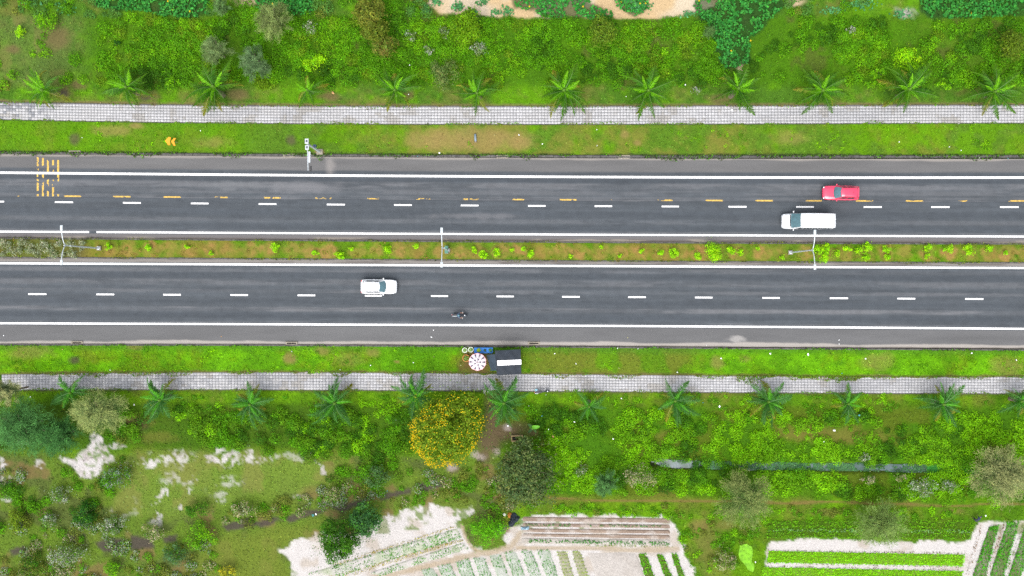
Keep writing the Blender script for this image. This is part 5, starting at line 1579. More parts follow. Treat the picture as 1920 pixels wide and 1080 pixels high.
def suv(loc, rz, paint, label, rear_band, roof_paint=None):
    r = empty('suv', loc, rz); tag(r, label, 'car')
    L = 2.27
    st = [(-L, .72, .46, .86), (-L + .06, .82, .36, .96), (-L + .25, .90, .28, 1.01), (-1.4, .925, .25, 1.02), (-.4, .93, .24, 1.01), (.5, .925, .24, 1.0), (1.0, .92, .25, .985), (1.45, .91, .26, .95), (1.85, .88, .28, .90), (2.08, .80, .33, .84), (2.2, .68, .40, .76), (L, .52, .46, .68)]
    bm = nb(); loft(bm, [body_section(*s) for s in st])
    body = bm_obj('body', bm, paint, r, smooth=True)
    rg = [cabin_ring(.97, -2.10, 1.02, .80, .78, .24, .12), cabin_ring(1.30, -2.00, .62, .735, .70, .20, .14), cabin_ring(1.58, -1.86, .22, .64, .60, .13, .16), cabin_ring(1.64, -1.74, .10, .56, .52, .11, .16), cabin_ring(1.675, -1.2, -.25, .30, .28, .05, .08)]
    bm = nb(); loft(bm, rg, cap0=False); bm_obj('cabin', bm, roof_paint or paint, r, smooth=True)
    c = (-.4, 0, 1.1)
    # front edge indices 0..6, right side 6..13, rear 13..19, left 19..26(=0)
    patch('windscreen', rg[0], rg[2], list(range(0, 7)), .05, .97, .02, .02, M_glass, r, c)
    patch('rear_window', rg[1], rg[2], list(range(13, 20)), .05, .92, .05, .012, M_dglass, r, c)
    for side in (list(range(6, 14)), list(range(19, 26)) + [0]):
        sgn = side if side[0] == 6 else side[::-1]
        patch('side_window', rg[0], rg[2], sgn[0:4], .30, .93, .08, .035, M_dglass, r, c)
        patch('side_window', rg[0], rg[2], sgn[3:7], .30, .93, .04, .035, M_dglass, r, c)
    for s in (1, -1):
        bm = nb(); box(bm, (.62, s * 1.0, 1.06), (.16, .20, .13), bevel=.04); m_ = bm_obj('mirror', bm, paint, r, smooth=True)
        bm = nb(); tube(bm, (-1.5, s * .60, 1.66), (0, s * .56, 1.665), .022, .022, 6); box(bm, (-1.5, s * .6, 1.63), (.08, .04, .07)); box(bm, (0, s * .56, 1.63), (.08, .04, .07))
        bm_obj('roof_rail', bm, M_blackp if roof_paint is None else M_galv, r)
        bm = nb(); blob(bm, (2.10, s * .66, .76), (.13, .13, .07), 2); bm_obj('headlight', bm, M_headl, r, smooth=True)
        bm = nb(); box(bm, (-2.17, s * .70, .93), (.12, .22, .14), bevel=.03); bm_obj('taillight', bm, M_taill, r)
        wheel(1.38, s * .80, .35, .23, r); wheel(-1.36, s * .80, .35, .23, r)
        bm = nb(); box(bm, (.28, s * .935, .82), (.16, .02, .03)); box(bm, (-.62, s * .935, .82), (.16, .02, .03)); bm_obj('door_handle', bm, paint, r)
    bm = nb(); box(bm, (2.215, 0, .66), (.06, .85, .12), bevel=.02); bm_obj('grille', bm, M_blackp, r)
    bm = nb(); box(bm, (-2.275, 0, .72), (.02, .50, .13)); bm_obj('number_plate', bm, M_plate, r)
    bm = nb(); box(bm, (-1.92, 0, 1.60), (.20, 1.08, .03), bevel=.01); bm_obj('spoiler', bm, paint, r)
    bm = nb(); tube(bm, (.95, .55, 1.03), (.90, -.1, 1.055), .013, .01, 5); tube(bm, (.96, -.1, 1.045), (.88, -.62, 1.04), .013, .01, 5); bm_obj('wiper', bm, M_blackp, r)
    bm = nb(); blob(bm, (-1.30, 0, 1.70), (.10, .025, .05), 1); bm_obj('antenna', bm, M_blackp, r)
    return r


p = at(1577, 361.5, .9)
suv((p[0], p[1], 0.002), math.radians(179.3), M_red, 'red car driving left next to the yellow dashes', 0)
p = at(710, 537.5, .9)
suv((p[0], p[1], 0.002), math.radians(-.6), M_carw, 'white car driving right in the lower carriageway', 0)


def van(loc, rz, label):
    r = empty('van', loc, rz); tag(r, label, 'van')
    # nose, sloped windscreen, long square box
    def sec(x, w, wt, z0, zt):
        h = zt - z0
        half = [(w * .9, z0), (w, z0 + h * .10), (w, z0 + h * .40), (w * .4 + wt * .6, z0 + h * .72), (wt, z0 + h * .95), (wt * .93, zt), (wt * .5, zt + .03), (0, zt + .04)]
        return [(x, y, z) for y, z in half] + [(x, -y, z) for y, z in reversed(half[:-1])]
    st = [(-3.13, .96, .84, .40, 2.30), (-3.08, 1.0, .89, .30, 2.46), (-2.6, 1.01, .90, .28, 2.52), (-1.0, 1.01, .91, .28, 2.54), (.6, 1.01, .90, .28, 2.53), (1.05, 1.01, .88, .28, 2.44), (1.28, 1.01, .85, .28, 2.22), (1.7, 1.005, .82, .28, 1.72), (2.06, 1.0, .80, .28, 1.28), (2.14, .99, .80, .28, 1.20), (2.5, .97, .80, .30, 1.10), (2.85, .90, .72, .32, .98), (3.03, .78, .60, .36, .82), (3.10, .60, .48, .42, .68)]
    R = [sec(*s) for s in st]
    bm = nb(); loft(bm, R); bm_obj('body', bm, M_carw, r, smooth=True)
    # ribs pressed into the roof
    for y in (-.5, 0, .5):
        bm = nb(); box(bm, (-1.1, y, 2.575 - abs(y) * .03), (3.2, .05, .02), bevel=.006); bm_obj('roof_rib', bm, M_carw, r)
    bm = nb(); rows = []
    for k in range(9):
        s = 1 - 2 * k / 8
        bow = .10 * s * s
        rows.append([bm.verts.new((2.16 - bow, s * .90, 1.33)), bm.verts.new((1.74 - bow, s * .86, 1.84 + .02 * (1 - s * s))), bm.verts.new((1.28 - bow * .6, s * .83, 2.40 + .02 * (1 - s * s)))])
    for a, b in zip(rows[:-1], rows[1:]):
        for j in range(2): bm.faces.new((a[j], b[j], b[j + 1], a[j + 1]))
    ws = bm_obj('windscreen', bm, M_glass, r, smooth=True)
    bm = nb(); box(bm, (2.17, 0, 1.235), (.12, 1.5, .02)); bm_obj('cowl', bm, M_blackp, r)
    bm = nb(); box(bm, (2.50, 0, 1.148), (.04, .62, .015)); bm_obj('bonnet_vent', bm, M_blackp, r)
    for s in (1, -1):
        for (xa, xb) in ((.75, 1.45), (-.35, .62), (-1.45, -.45), (-2.75, -1.55)):
            bm = nb()
            f = [bm.verts.new(p) for p in ((xa, s * 1.03, 1.25), (xb, s * 1.03, 1.25), (xb if xb < 1 else 1.15, s * .965, 2.02), (xa, s * .965, 2.02))]
            bm.faces.new(f); bm_obj('side_window', bm, M_dglass, r)
        bm = nb(); box(bm, (1.85, s * 1.14, 1.42), (.10, .20, .26), bevel=.03); tube(bm, (1.85, s * .98, 1.3), (1.85, s * 1.1, 1.36), .02, .02, 6); bm_obj('mirror', bm, M_carw, r)
        bm = nb(); blob(bm, (2.86, s * .70, .95), (.18, .15, .09), 2); bm_obj('headlight', bm, M_headl, r, smooth=True)
        bm = nb(); box(bm, (-3.12, s * .93, 1.15), (.06, .10, .5), bevel=.02); bm_obj('taillight', bm, M_taill, r)
        wheel(2.05, s * .88, .36, .24, r); wheel(-1.75, s * .88, .36, .24, r)
    bm = nb(); box(bm, (3.06, 0, .66), (.08, .9, .14), bevel=.02); bm_obj('grille', bm, M_blackp, r)
    bm = nb(); box(bm, (-3.12, 0, 1.75), (.05, 1.3, .6), bevel=.02); bm_obj('rear_window', bm, M_dglass, r)
    bm = nb(); tube(bm, (2.12, .5, 1.29), (2.0, -.1, 1.46), .015, .01, 5); tube(bm, (2.12, -.1, 1.29), (1.98, -.6, 1.45), .015, .01, 5); bm_obj('wiper', bm, M_blackp, r)
    return r


p = at(1516, 414, 1.6)
van((p[0], p[1], 0.002), math.radians(179.4), 'long white van driving left beside the median lamp post')


# ---------------------------------------------------------------- people grown as one skin
def figure(name, joints, edges, root, mats, pick_mat, parent):
    """joints: {name: (pos, radius)}; one continuous body mesh"""
    keys = list(joints)
    me = bpy.data.meshes.new(name)
    me.from_pydata([joints[k][0] for k in keys], [(keys.index(a), keys.index(b)) for a, b in edges], [])
    o = link(bpy.data.objects.new(name, me))
    sk = o.modifiers.new('skin', 'SKIN'); sb = o.modifiers.new('smooth', 'SUBSURF'); sb.levels = sb.render_levels = 1
    for i, k in enumerate(keys):
        v = me.skin_vertices[0].data[i]; rr = joints[k][1]
        v.radius = (rr, rr) if not isinstance(rr, tuple) else rr
        v.use_root = (k == root)
    dg = bpy.context.evaluated_depsgraph_get(); dg.update()
    m2 = bpy.data.meshes.new_from_object(o.evaluated_get(dg))
    bpy.data.objects.remove(o); bpy.data.meshes.remove(me)
    m2.materials.clear()
    for m in mats: m2.materials.append(m)
    pos = {k: Vector(joints[k][0]) for k in keys}
    for f in m2.polygons:
        best = min(((f.center - pos[a].lerp(pos[b], t)).length, a, b, t) for a, b in edges for t in (.15, .5, .85))
        f.material_index = pick_mat(best[1], best[2], best[3]); f.use_smooth = True
    m2.name = name
    return link(bpy.data.objects.new(name, m2), parent)


M_skin = mat('skin', (0.36, 0.19, 0.12), rough=.55, var=.05)
M_shirt = mat('grey blue shirt', K(120, 140, 175), rough=.85, var=.12, scale=6)
M_trous = mat('dark trousers', (0.02, 0.022, 0.035), rough=.85, var=.15)
M_navy = mat('navy work clothes', (0.018, 0.028, 0.062), rough=.85, var=.25, scale=5)
M_helm = mat('teal helmet', (0.05, 0.14, 0.17), rough=.2, var=.05, coat=.6)


def hand(j, e, wrist, d, side, pre, curl=(0, 0, -.5)):
    """five fingers from the palm, unequal and bent"""
    w = Vector(wrist); d = Vector(d).normalized(); s = Vector(side).normalized(); c = Vector(curl)
    palm = w + d * .07; j[pre + 'palm'] = (tuple(palm), .026); e.append((pre + 'wrist', pre + 'palm'))
    for k, (off, ln) in enumerate([(-.028, .055), (-.01, .07), (.01, .065), (.028, .048)]):
        a = palm + d * .02 + s * off; b = a + (d + c * .6).normalized() * ln * .6; f = b + (d * .4 + c).normalized() * ln * .6
        for nm, q in (('a', a), ('b', b), ('c', f)): j[f'{pre}f{k}{nm}'] = (tuple(q), .0095)
        e += [(pre + 'palm', f'{pre}f{k}a'), (f'{pre}f{k}a', f'{pre}f{k}b'), (f'{pre}f{k}b', f'{pre}f{k}c')]
    a = w + d * .03 - s * .035; b = a + (d * .7 - s * .5 + c * .4).normalized() * .045
    j[pre + 't0'] = (tuple(a), .011); j[pre + 't1'] = (tuple(b), .009); e += [(pre + 'palm', pre + 't0'), (pre + 't0', pre + 't1')]


def motorbike(loc, rz, label, body_m):
    r = empty('motorcycle', loc, rz); tag(r, label, 'motorcycle')
    for x in (-.62, .62):
        bm = nb(); n = 20; rings = []
        for k in range(n):
            a = 6.2832 * k / n; ring = []
            for q in range(6):
                b = 6.2832 * q / 6; rr = .25 + .045 * math.cos(b)
                ring.append((x + rr * math.cos(a), .045 * math.sin(b), .29 + rr * math.sin(a)))
            rings.append(ring)
        rings.append(rings[0])
        loft(bm, rings, False, False); bmesh.ops.remove_doubles(bm, verts=bm.verts, dist=1e-5)
        w = bm_obj('wheel', bm, M_tyre, r, smooth=True)
        bm = nb(); tube(bm, (x, -.02, .29), (x, .02, .29), .20, .20, 16); bm_obj('rim', bm, M_rim, w)
    bm = nb(); loft(bm, [[(x, w * math.cos(a), z + h * math.sin(a)) for a in [6.2832 * q / 10 for q in range(10)]] for x, w, z, h in ((-.95, .06, .72, .05), (-.7, .11, .66, .12), (-.25, .14, .60, .17), (.1, .10, .46, .14), (.35, .10, .55, .2), (.50, .14, .80, .17), (.58, .06, .95, .06))])
    bm_obj('body', bm, body_m, r, smooth=True)
    bm = nb(); box(bm, (-.42, 0, .79), (.72, .26, .09), bevel=.035); bm_obj('seat', bm, M_blackp, r, smooth=True)
    bm = nb(); tube(bm, (.52, 0, .95), (.64, 0, .29), .035, .03, 8); bm_obj('fork', bm, M_galv, r)
    bm = nb(); tube(bm, (.42, -.34, 1.02), (.50, 0, 1.0), .018, .018, 6); tube(bm, (.50, 0, 1.0), (.42, .34, 1.02), .018, .018, 6); bm_obj('handlebar', bm, M_blackp, r)
    bm = nb(); blob(bm, (.64, 0, .92), (.08, .10, .09), 2); bm_obj('headlight', bm, M_headl, r, smooth=True)
    bm = nb(); box(bm, (-.98, 0, .70), (.07, .14, .07), bevel=.02); bm_obj('taillight', bm, M_taill, r)
    for s in (1, -1):
        bm = nb(); tube(bm, (.42, s * .28, 1.03), (.40, s * .36, 1.20), .008, .008, 5); box(bm, (.40, s * .37, 1.23), (.03, .12, .07), bevel=.01); bm_obj('mirror', bm, M_headl, r)
    bm = nb(); tube(bm, (-.15, -.14, .30), (-.95, -.17, .40), .045, .05, 8); bm_obj('exhaust', bm, M_galv, r)
    bm = nb(); loft(bm, [[(.62 + .33 * math.cos(a), s * .06, .29 + .33 * math.sin(a)) for s in (-1, 1)] + [(.62 + .345 * math.cos(a), s * .06, .29 + .345 * math.sin(a)) for s in (1, -1)] for a in [.2 + .25 * k for k in range(9)]]); bm_obj('mudguard', bm, body_m, r)
    bm = nb(); box(bm, (-1.0, 0, .52), (.02, .17, .13)); bm_obj('number_plate', bm, M_plate, r)
    return r


M_bike = mat('dark motorcycle paint', (0.02, 0.024, 0.035), rough=.3, var=.1, coat=.6)
p = at(862, 591, .8)
bike_rz = math.radians(-2)
motorbike((p[0], p[1], .004), bike_rz, 'dark motorcycle ridden right, close to the lower white edge line', M_bike)
rider = empty('person', (p[0], p[1], .004), bike_rz); tag(rider, 'person in a grey-blue shirt and helmet riding the dark motorcycle', 'person')
J = {'hip': ((-.30, 0, .92), .15), 'waist': ((-.26, 0, 1.08), .14), 'chest': ((-.18, 0, 1.28), (.16, .13)), 'neck': ((-.12, 0, 1.46), .06), 'chin': ((-.08, 0, 1.54), .085), 'head': ((-.08, 0, 1.63), .10), 'crown': ((-.09, 0, 1.71), .07)}
E = [('hip', 'waist'), ('waist', 'chest'), ('chest', 'neck'), ('neck', 'chin'), ('chin', 'head'), ('head', 'crown')]
for s, t in ((1, 'L'), (-1, 'R')):
    J |= {t + 'sho': ((-.15, s * .20, 1.38), .07), t + 'elb': ((.08, s * .33, 1.16), .05), t + 'wrist': ((.34, s * .31, 1.07), .032), t + 'hipj': ((-.26, s * .13, .88), .105), t + 'knee': ((.12, s * .20, .80), .075), t + 'ank': ((-.02, s * .18, .36), .048), t + 'toe': ((.16, s * .19, .30), .04)}
    E += [('chest', t + 'sho'), (t + 'sho', t + 'elb'), (t + 'elb', t + 'wrist'), ('hip', t + 'hipj'), (t + 'hipj', t + 'knee'), (t + 'knee', t + 'ank'), (t + 'ank', t + 'toe')]
    hand(J, E, (.34, s * .31, 1.07), (1, 0, -.3), (0, s, 0), t)
def rp(a, b, t):
    n = a + b
    if any(k in (a, b) for k in ('chin', 'head', 'crown')): return 0
    if 'palm' in n or 'wrist' in b or 'f' == a[1:2] or (b[1:2] in 'ft' and len(b) <= 4 and b[0] in 'LR'): return 0
    if any(k in n for k in ('hip', 'knee', 'ank', 'toe')): return 2
    return 1
figure('body', J, E, 'hip', [M_skin, M_shirt, M_trous], rp, rider)
bm = nb(); blob(bm, (-.08, 0, 1.66), (.15, .135, .135), 3)
bmesh.ops.delete(bm, geom=[v for v in bm.verts if v.co.z < 1.60 and v.co.x > -.04], context='VERTS')
bm_obj('helmet', bm, M_helm, rider, smooth=True)

p = at(1017, 734, .6)
motorbike((p[0], p[1], .06), math.radians(6), 'dark motorcycle parked where the lower footpath meets the grass', M_bike)
px_, py_ = at(1007, 734.5)[:2]
bm = nb(); blob(bm, (0, 0, .28), (.26, .22, .3), 3)
for v in bm.verts:
    v.co += Vector((1, .6, .5)) * .05 * math.sin(v.co.x * 19 + v.co.y * 13 + v.co.z * 17)
sack = bm_obj('sack', bm, mat('white woven sack', (.5, .51, .54), rough=.8, var=.12, scale=6), None, True, (px_, py_, .06)); tag(sack, 'white sack at the rear wheel of the parked motorcycle', 'sack')
bm = nb(); blob(bm, (0, 0, .16), (.2, .2, .18), 2)
for v in bm.verts: v.co += Vector((.6, 1, .4)) * .03 * math.sin(v.co.x * 23 + v.co.z * 19)
o = bm_obj('plastic_bag', bm, mat('pale cyan plastic', (.32, .62, .70), rough=.4, var=.1), None, True, at(1005.5, 731.2)[:2] + (.12,)); tag(o, 'pale cyan bag beside the white sack and parked motorcycle', 'bag')

# farm worker bent over at the field corner
p = at(1830, 972.5, .5)
wk = empty('person', (p[0], p[1], .05), math.radians(35)); tag(wk, 'person in navy clothes bending over at the top of the slanting crop rows', 'person')
J = {'hip': ((-.25, 0, .82), .15), 'waist': ((-.05, 0, .92), .14), 'chest': ((.20, 0, .90), (.15, .14)), 'neck': ((.40, 0, .84), .06), 'chin': ((.47, 0, .80), .08), 'head': ((.54, 0, .77), .10), 'crown': ((.61, 0, .76), .07)}
E = [('hip', 'waist'), ('waist', 'chest'), ('chest', 'neck'), ('neck', 'chin'), ('chin', 'head'), ('head', 'crown')]
for s, t in ((1, 'L'), (-1, 'R')):
    J |= {t + 'sho': ((.28, s * .20, .84), .068), t + 'elb': ((.34, s * .24, .58), .048), t + 'wrist': ((.44, s * .18, .36), .03), t + 'hipj': ((-.24, s * .12, .76), .105), t + 'knee': ((-.12, s * .15, .44), .075), t + 'ank': ((-.22, s * .15, .07), .048), t + 'toe': ((-.05, s * .17, .03), .04)}
    E += [('chest', t + 'sho'), (t + 'sho', t + 'elb'), (t + 'elb', t + 'wrist'), ('hip', t + 'hipj'), (t + 'hipj', t + 'knee'), (t + 'knee', t + 'ank'), (t + 'ank', t + 'toe')]
    hand(J, E, (.44, s * .18, .36), (.4, 0, -1), (0, s, 0), t, (-.4, 0, -.2))
figure('body', J, E, 'hip', [M_skin, M_navy, M_trous], rp, wk)
bm = nb(); blob(bm, (.575, 0, .785), (.115, .11, .11), 2); bm_obj('cap', bm, M_navy, wk, smooth=True)


# ---------------------------------------------------------------- street lamps down the median
M_teal = mat('green painted steel cabinet', K(95, 165, 140), rough=.5, var=.12)


def lamp(bx_, by_, label, box_kind):
    x, y, _ = at(bx_, by_)
    r = empty('street_lamp', (x, y, .08)); tag(r, label, 'street lamp', 'double-armed street lamps on the median')
    h = 8.5
    bm = nb(); box(bm, (0, 0, .12), (.55, .55, .25), bevel=.03); bm_obj('base_block', bm, M_conc, r)
    bm = nb(); tube(bm, (0, 0, .2), (0, 0, h), .105, .065, 12); bm_obj('pole', bm, M_galv, r)
    bm = nb(); tube(bm, (0, 0, .24), (0, 0, .34), .2, .2, 12); bm_obj('flange', bm, M_galv, r)
    for s in (1, -1):
        bm = nb(); P = [(0, 0, h - .35), (0, s * .25, h + .10), (0, s * .8, h + .42), (0, s * 1.45, h + .60), (0, s * 1.75, h + .64)]
        for a, b in zip(P[:-1], P[1:]): tube(bm, a, b, .06, .05, 8)
        bm_obj('arm', bm, M_galv, r)
        bm = nb(); box(bm, (0, s * 2.02, h + .66), (.30, .62, .13), bevel=.05); hd = bm_obj('lamp_head', bm, M_lampw, r)
        bm = nb(); box(bm, (0, s * 2.04, h + .585), (.2, .4, .02)); bm_obj('lamp_lens', bm, M_headl, hd)
    bm = nb(); blob(bm, (0, 0, h + .02), (.09, .09, .12), 2); bm_obj('pole_cap', bm, M_lampw, r)
    bm = nb(); box(bm, (.14, 0, h - 1.1), (.12, .16, .22), bevel=.02); bm_obj('junction_box', bm, M_lampw, r)
    if box_kind:
        c = empty('control_cabinet', (x - .10, y + .05, .08)); tag(c, 'green steel control cabinet at the foot of the middle lamp post', 'cabinet')
        bm = nb(); box(bm, (0, 0, .75), (.34, .85, 1.1), bevel=.02); bm_obj('housing', bm, M_teal, c)
        bm = nb(); box(bm, (0, 0, .1), (.4, .95, .2), bevel=.02); bm_obj('plinth', bm, M_conc, c)
        bm = nb(); box(bm, (0, 0, 1.33), (.42, .95, .05), bevel=.015); bm_obj('lid', bm, M_teal, c)
        bm = nb(); box(bm, (-.175, .1, .8), (.02, .03, .14)); bm_obj('handle', bm, M_blackp, c)
    return r


lamp(187, 465.5, 'left double-armed lamp post among the grey shrubs of the median', False)
lamp(840, 469.5, 'middle double-armed lamp post with the green cabinet at its foot', True)
lamp(1481, 473.5, 'right double-armed lamp post on the median below the white van', False)

# ---------------------------------------------------------------- traffic camera mast leaning out over the shoulder
x, y, _ = at(600, 285)
r = empty('camera_mast', (x, y, .07)); tag(r, 'grey steel traffic camera mast with arm over the road shoulder', 'camera mast')
h = 6.9
tx, ty, _ = at(578.5, 266.5, h); dx, dy = tx - x, ty - y
bm = nb(); box(bm, (0, 0, .1), (.8, .7, .25), bevel=.05); bm_obj('footing', bm, M_conc, r)
bm = nb(); tube(bm, (0, 0, .2), (0, 0, h + .1), .15, .11, 12); bm_obj('pole', bm, M_galv, r)
bm = nb(); box(bm, (.16, .22, 3.4), (.35, .30, .55), bevel=.03); bm_obj('control_box', bm, mat('blue grey box', K(72, 92, 130), var=.1), r)
Mb = []
for (ppx, ppy) in [(578, 320), (576.3, 265.5), (577, 277.2), (581, 295), (582.5, 315)]:
    a = at(ppx, ppy, h); Mb.append((a[0] - x, a[1] - y))
bm = nb(); tube(bm, (0, 0, h), (Mb[1][0], Mb[1][1] + .3, h), .075, .07, 8); tube(bm, (Mb[1][0], Mb[1][1] + .3, h), (Mb[0][0], Mb[0][1], h), .07, .05, 8); bm_obj('arm', bm, M_galv, r)
M_wbox = mat('white panel housing', (.36, .38, .40), rough=.4, var=.05)
M_pv = mat('grey cell glass', K(105, 112, 125), rough=.3, var=.2, scale=14)
for k, sy in ((1, .62), (2, .56)):
    bm = nb(); box(bm, (Mb[k][0], Mb[k][1], h + .22), (.45, sy, .16), bevel=.05); bx2 = bm_obj('camera_housing', bm, M_wbox, r)
    bm = nb(); box(bm, (Mb[k][0], Mb[k][1], h + .306), (.22, .26, .02)); bm_obj('top_panel', bm, M_pv, bx2)
bm = nb(); box(bm, (Mb[3][0], Mb[3][1], h + .12), (.25, 1.32, .22), bevel=.03); bm_obj('floodlight', bm, M_wbox, r)
bm = nb(); box(bm, (Mb[4][0], Mb[4][1], h - .06), (.22, .48, .22), bevel=.04); tube(bm, (Mb[4][0], Mb[4][1] - .24, h - .08), (Mb[4][0], Mb[4][1] - .40, h - .12), .08, .09, 10); bm_obj('camera', bm, M_blackp, r)

# ---------------------------------------------------------------- leaning chevron sign on the verge
x, y, _ = at(334, 267.5)
r = empty('chevron_sign', (x, y, .08)); tag(r, 'orange double chevron sign leaning over the verge on a thin post', 'sign')
M_or = mat('orange yellow sign face', (.72, .24, .006), rough=.4, var=.08, scale=2.5)
M_or2 = mat('orange sign edge', (.62, .16, .01), rough=.5, var=.08)
r.scale = (.8, .8, .8)
bm = nb(); tube(bm, (0, 0, -.1), (-.42, 0, 1.15), .04, .035, 8); o = bm_obj('post', bm, mat('pale post paint', K(205, 200, 150), var=.3, scale=9), r)
for k, cx in enumerate((-.72, .02)):
    bm = nb()
    pts = [(-.42, 0), (.06, .66), (.40, .60), (.30, .0), (.40, -.62), (.08, -.66)] if k == 0 else [(-.28, 0), (.12, .56), (.42, .56), (.14, .02), (.42, -.64), (.12, -.64)]
    lo = [bm.verts.new((cx + a, b, 0)) for a, b in pts]; hi = [bm.verts.new((cx + a * .97, b * .97, .05)) for a, b in pts]
    bm.faces.new(hi); bm.faces.new(lo[::-1])
    for i in range(6): bm.faces.new((lo[i], lo[(i + 1) % 6], hi[(i + 1) % 6], hi[i]))
    o = bm_obj('chevron', bm, M_or, r); o.matrix_local = Matrix.Translation((-.36, 0, 1.12)) @ Matrix.Rotation(math.radians(14), 4, 'Y') @ Matrix.Rotation(math.radians(-4), 4, 'Z')
    bm = nb(); box(bm, (cx - .02, .02, -.02), (.10, 1.1, .03)); o2 = bm_obj('bracket', bm, M_or2, r); o2.matrix_local = o.matrix_local

# grey pipe lying in the dry grass
x, y, _ = at(891.5, 259)
bm = nb(); tube(bm, (0, -.48, .17), (0, .48, .17), .14, .14, 14)
r = empty('pipe', (x, y, .07)); r.rotation_euler = (0, 0, math.radians(3)); tag(r, 'short grey pipe lying in the dry patch of the upper verge', 'pipe')
bm_obj('barrel', bm, mat('blue grey plastic pipe', K(165, 188, 205), rough=.35, var=.12, scale=3), r, True)
bm = nb(); tube(bm, (0, -.58, .17), (0, -.46, .17), .165, .165, 14); bm_obj('collar', bm, mat('dusty pipe collar', K(190, 165, 140), var=.2), r, True)

# ---------------------------------------------------------------- roadside stall
def cloth(name, pts, zf, material, parent, nu=14, nv=14, seed=0):
    """a sagging sheet between four survey points"""
    bm = nb(); rows = []
    for i in range(nu + 1):
        row = []
        for j in range(nv + 1):
            u, v = i / nu, j / nv
            q = [a * (1 - u) * (1 - v) + b * u * (1 - v) + c * u * v + d * (1 - u) * v for a, b, c, d in zip(*pts)]
            z = zf(u, v) + .02 * math.sin(u * 17 + seed) * math.sin(v * 13 + seed * 2)
            row.append(bm.verts.new((q[0], q[1], z)))
        rows.append(row)
    for a_, b_ in zip(rows[:-1], rows[1:]):
        for j in range(nv): bm.faces.new((a_[j], b_[j], b_[j + 1], a_[j + 1]))
    return bm_obj(name, bm, material, parent, smooth=True)


M_tarp = mat('dark grey tarpaulin', K(54, 64, 76), rough=.6, var=.25, scale=1.4, spec=.2, bump=.5, bscale=5)
M_tarp2 = mat('blue grey side sheet', K(78, 95, 112), rough=.5, var=.2, scale=2, bump=.4, bscale=5)
M_wband = mat('white tarpaulin band', (.80, .80, .80), rough=.6, var=.03)
M_wood = mat('rough timber', (.16, .10, .06), rough=.9, var=.3, scale=5)
HT = 2.1
def A3(px, py, z): a = at(px, py, z); return (a[0], a[1])
c = A3(952, 679, HT)
st = empty('stall', (c[0], c[1], .08)); tag(st, 'roadside stall under a dark tarpaulin roof with one white band', 'stall')
loc = lambda px, py, z: tuple(a - b for a, b in zip(A3(px, py, z), c))
PA, PB, PC, PD = loc(928, 657.5, HT), loc(976, 655, HT), loc(977.5, 701, HT), loc(931.5, 704, HT)
cloth('roof_sheet', (PA, PB, PC, PD), lambda u, v: HT - .07 + .10 * math.sin(v * math.pi) - .015 * math.sin(u * math.pi * 3) ** 2, M_tarp, st, 18, 18, 1)
PW = (loc(932, 676, HT), loc(977.3, 674, HT), loc(977.4, 683, HT), loc(933, 685.5, HT))
cloth('white_band', PW, lambda u, v: HT + .062 - .015 * math.sin(u * math.pi * 3) ** 2, M_wband, st, 14, 4, 1.3)
PF = (loc(912, 665, .8), loc(929, 664, HT - .1), loc(931, 693, HT - .1), loc(921, 694, .5))
cloth('side_sheet', PF, lambda u, v: .95 + (HT - 1.1) * u + .1 * math.sin(v * 3.1), M_tarp2, st, 8, 12, 2)
for (q, hh) in ((PA, HT), (PB, HT), (PC, HT), (PD, HT)):
    bm = nb(); tube(bm, (q[0] * .96, q[1] * .96, -.1), (q[0] * .96, q[1] * .96, hh - .1), .035, .03, 6); bm_obj('post', bm, M_wood, st)
for (q, q2) in ((PA, PB), (PD, PC)):
    bm = nb(); tube(bm, (q[0] * .96, q[1] * .96, HT - .12), (q2[0] * .96, q2[1] * .96, HT - .12), .025, .025, 6); bm_obj('rail', bm, M_wood, st)
a_, b_ = loc(919, 694, .9), loc(934, 694, .9)
bm = nb(); tube(bm, (a_[0], a_[1], .8), (b_[0], b_[1], .95), .05, .05, 8); bm_obj('bar', bm, mat('teal pipe', K(58, 112, 135), var=.15), st)
# crate and stool in the stall's shade
x, y = A3(925, 684, 0)
o = empty('stool', (x, y, .08)); tag(o, 'dark low stool under the side sheet of the stall', 'stool')
bm = nb(); box(bm, (0, 0, .3), (.34, .34, .04), bevel=.015); bm_obj('seat', bm, mat('dark blue plastic', (.02, .05, .12), var=.05), o)
for sx in (-.13, .13):
    for sy in (-.13, .13):
        bm = nb(); tube(bm, (sx, sy, 0), (sx * .9, sy * .9, .29), .02, .02, 6); bm_obj('leg', bm, M_blackp, o)

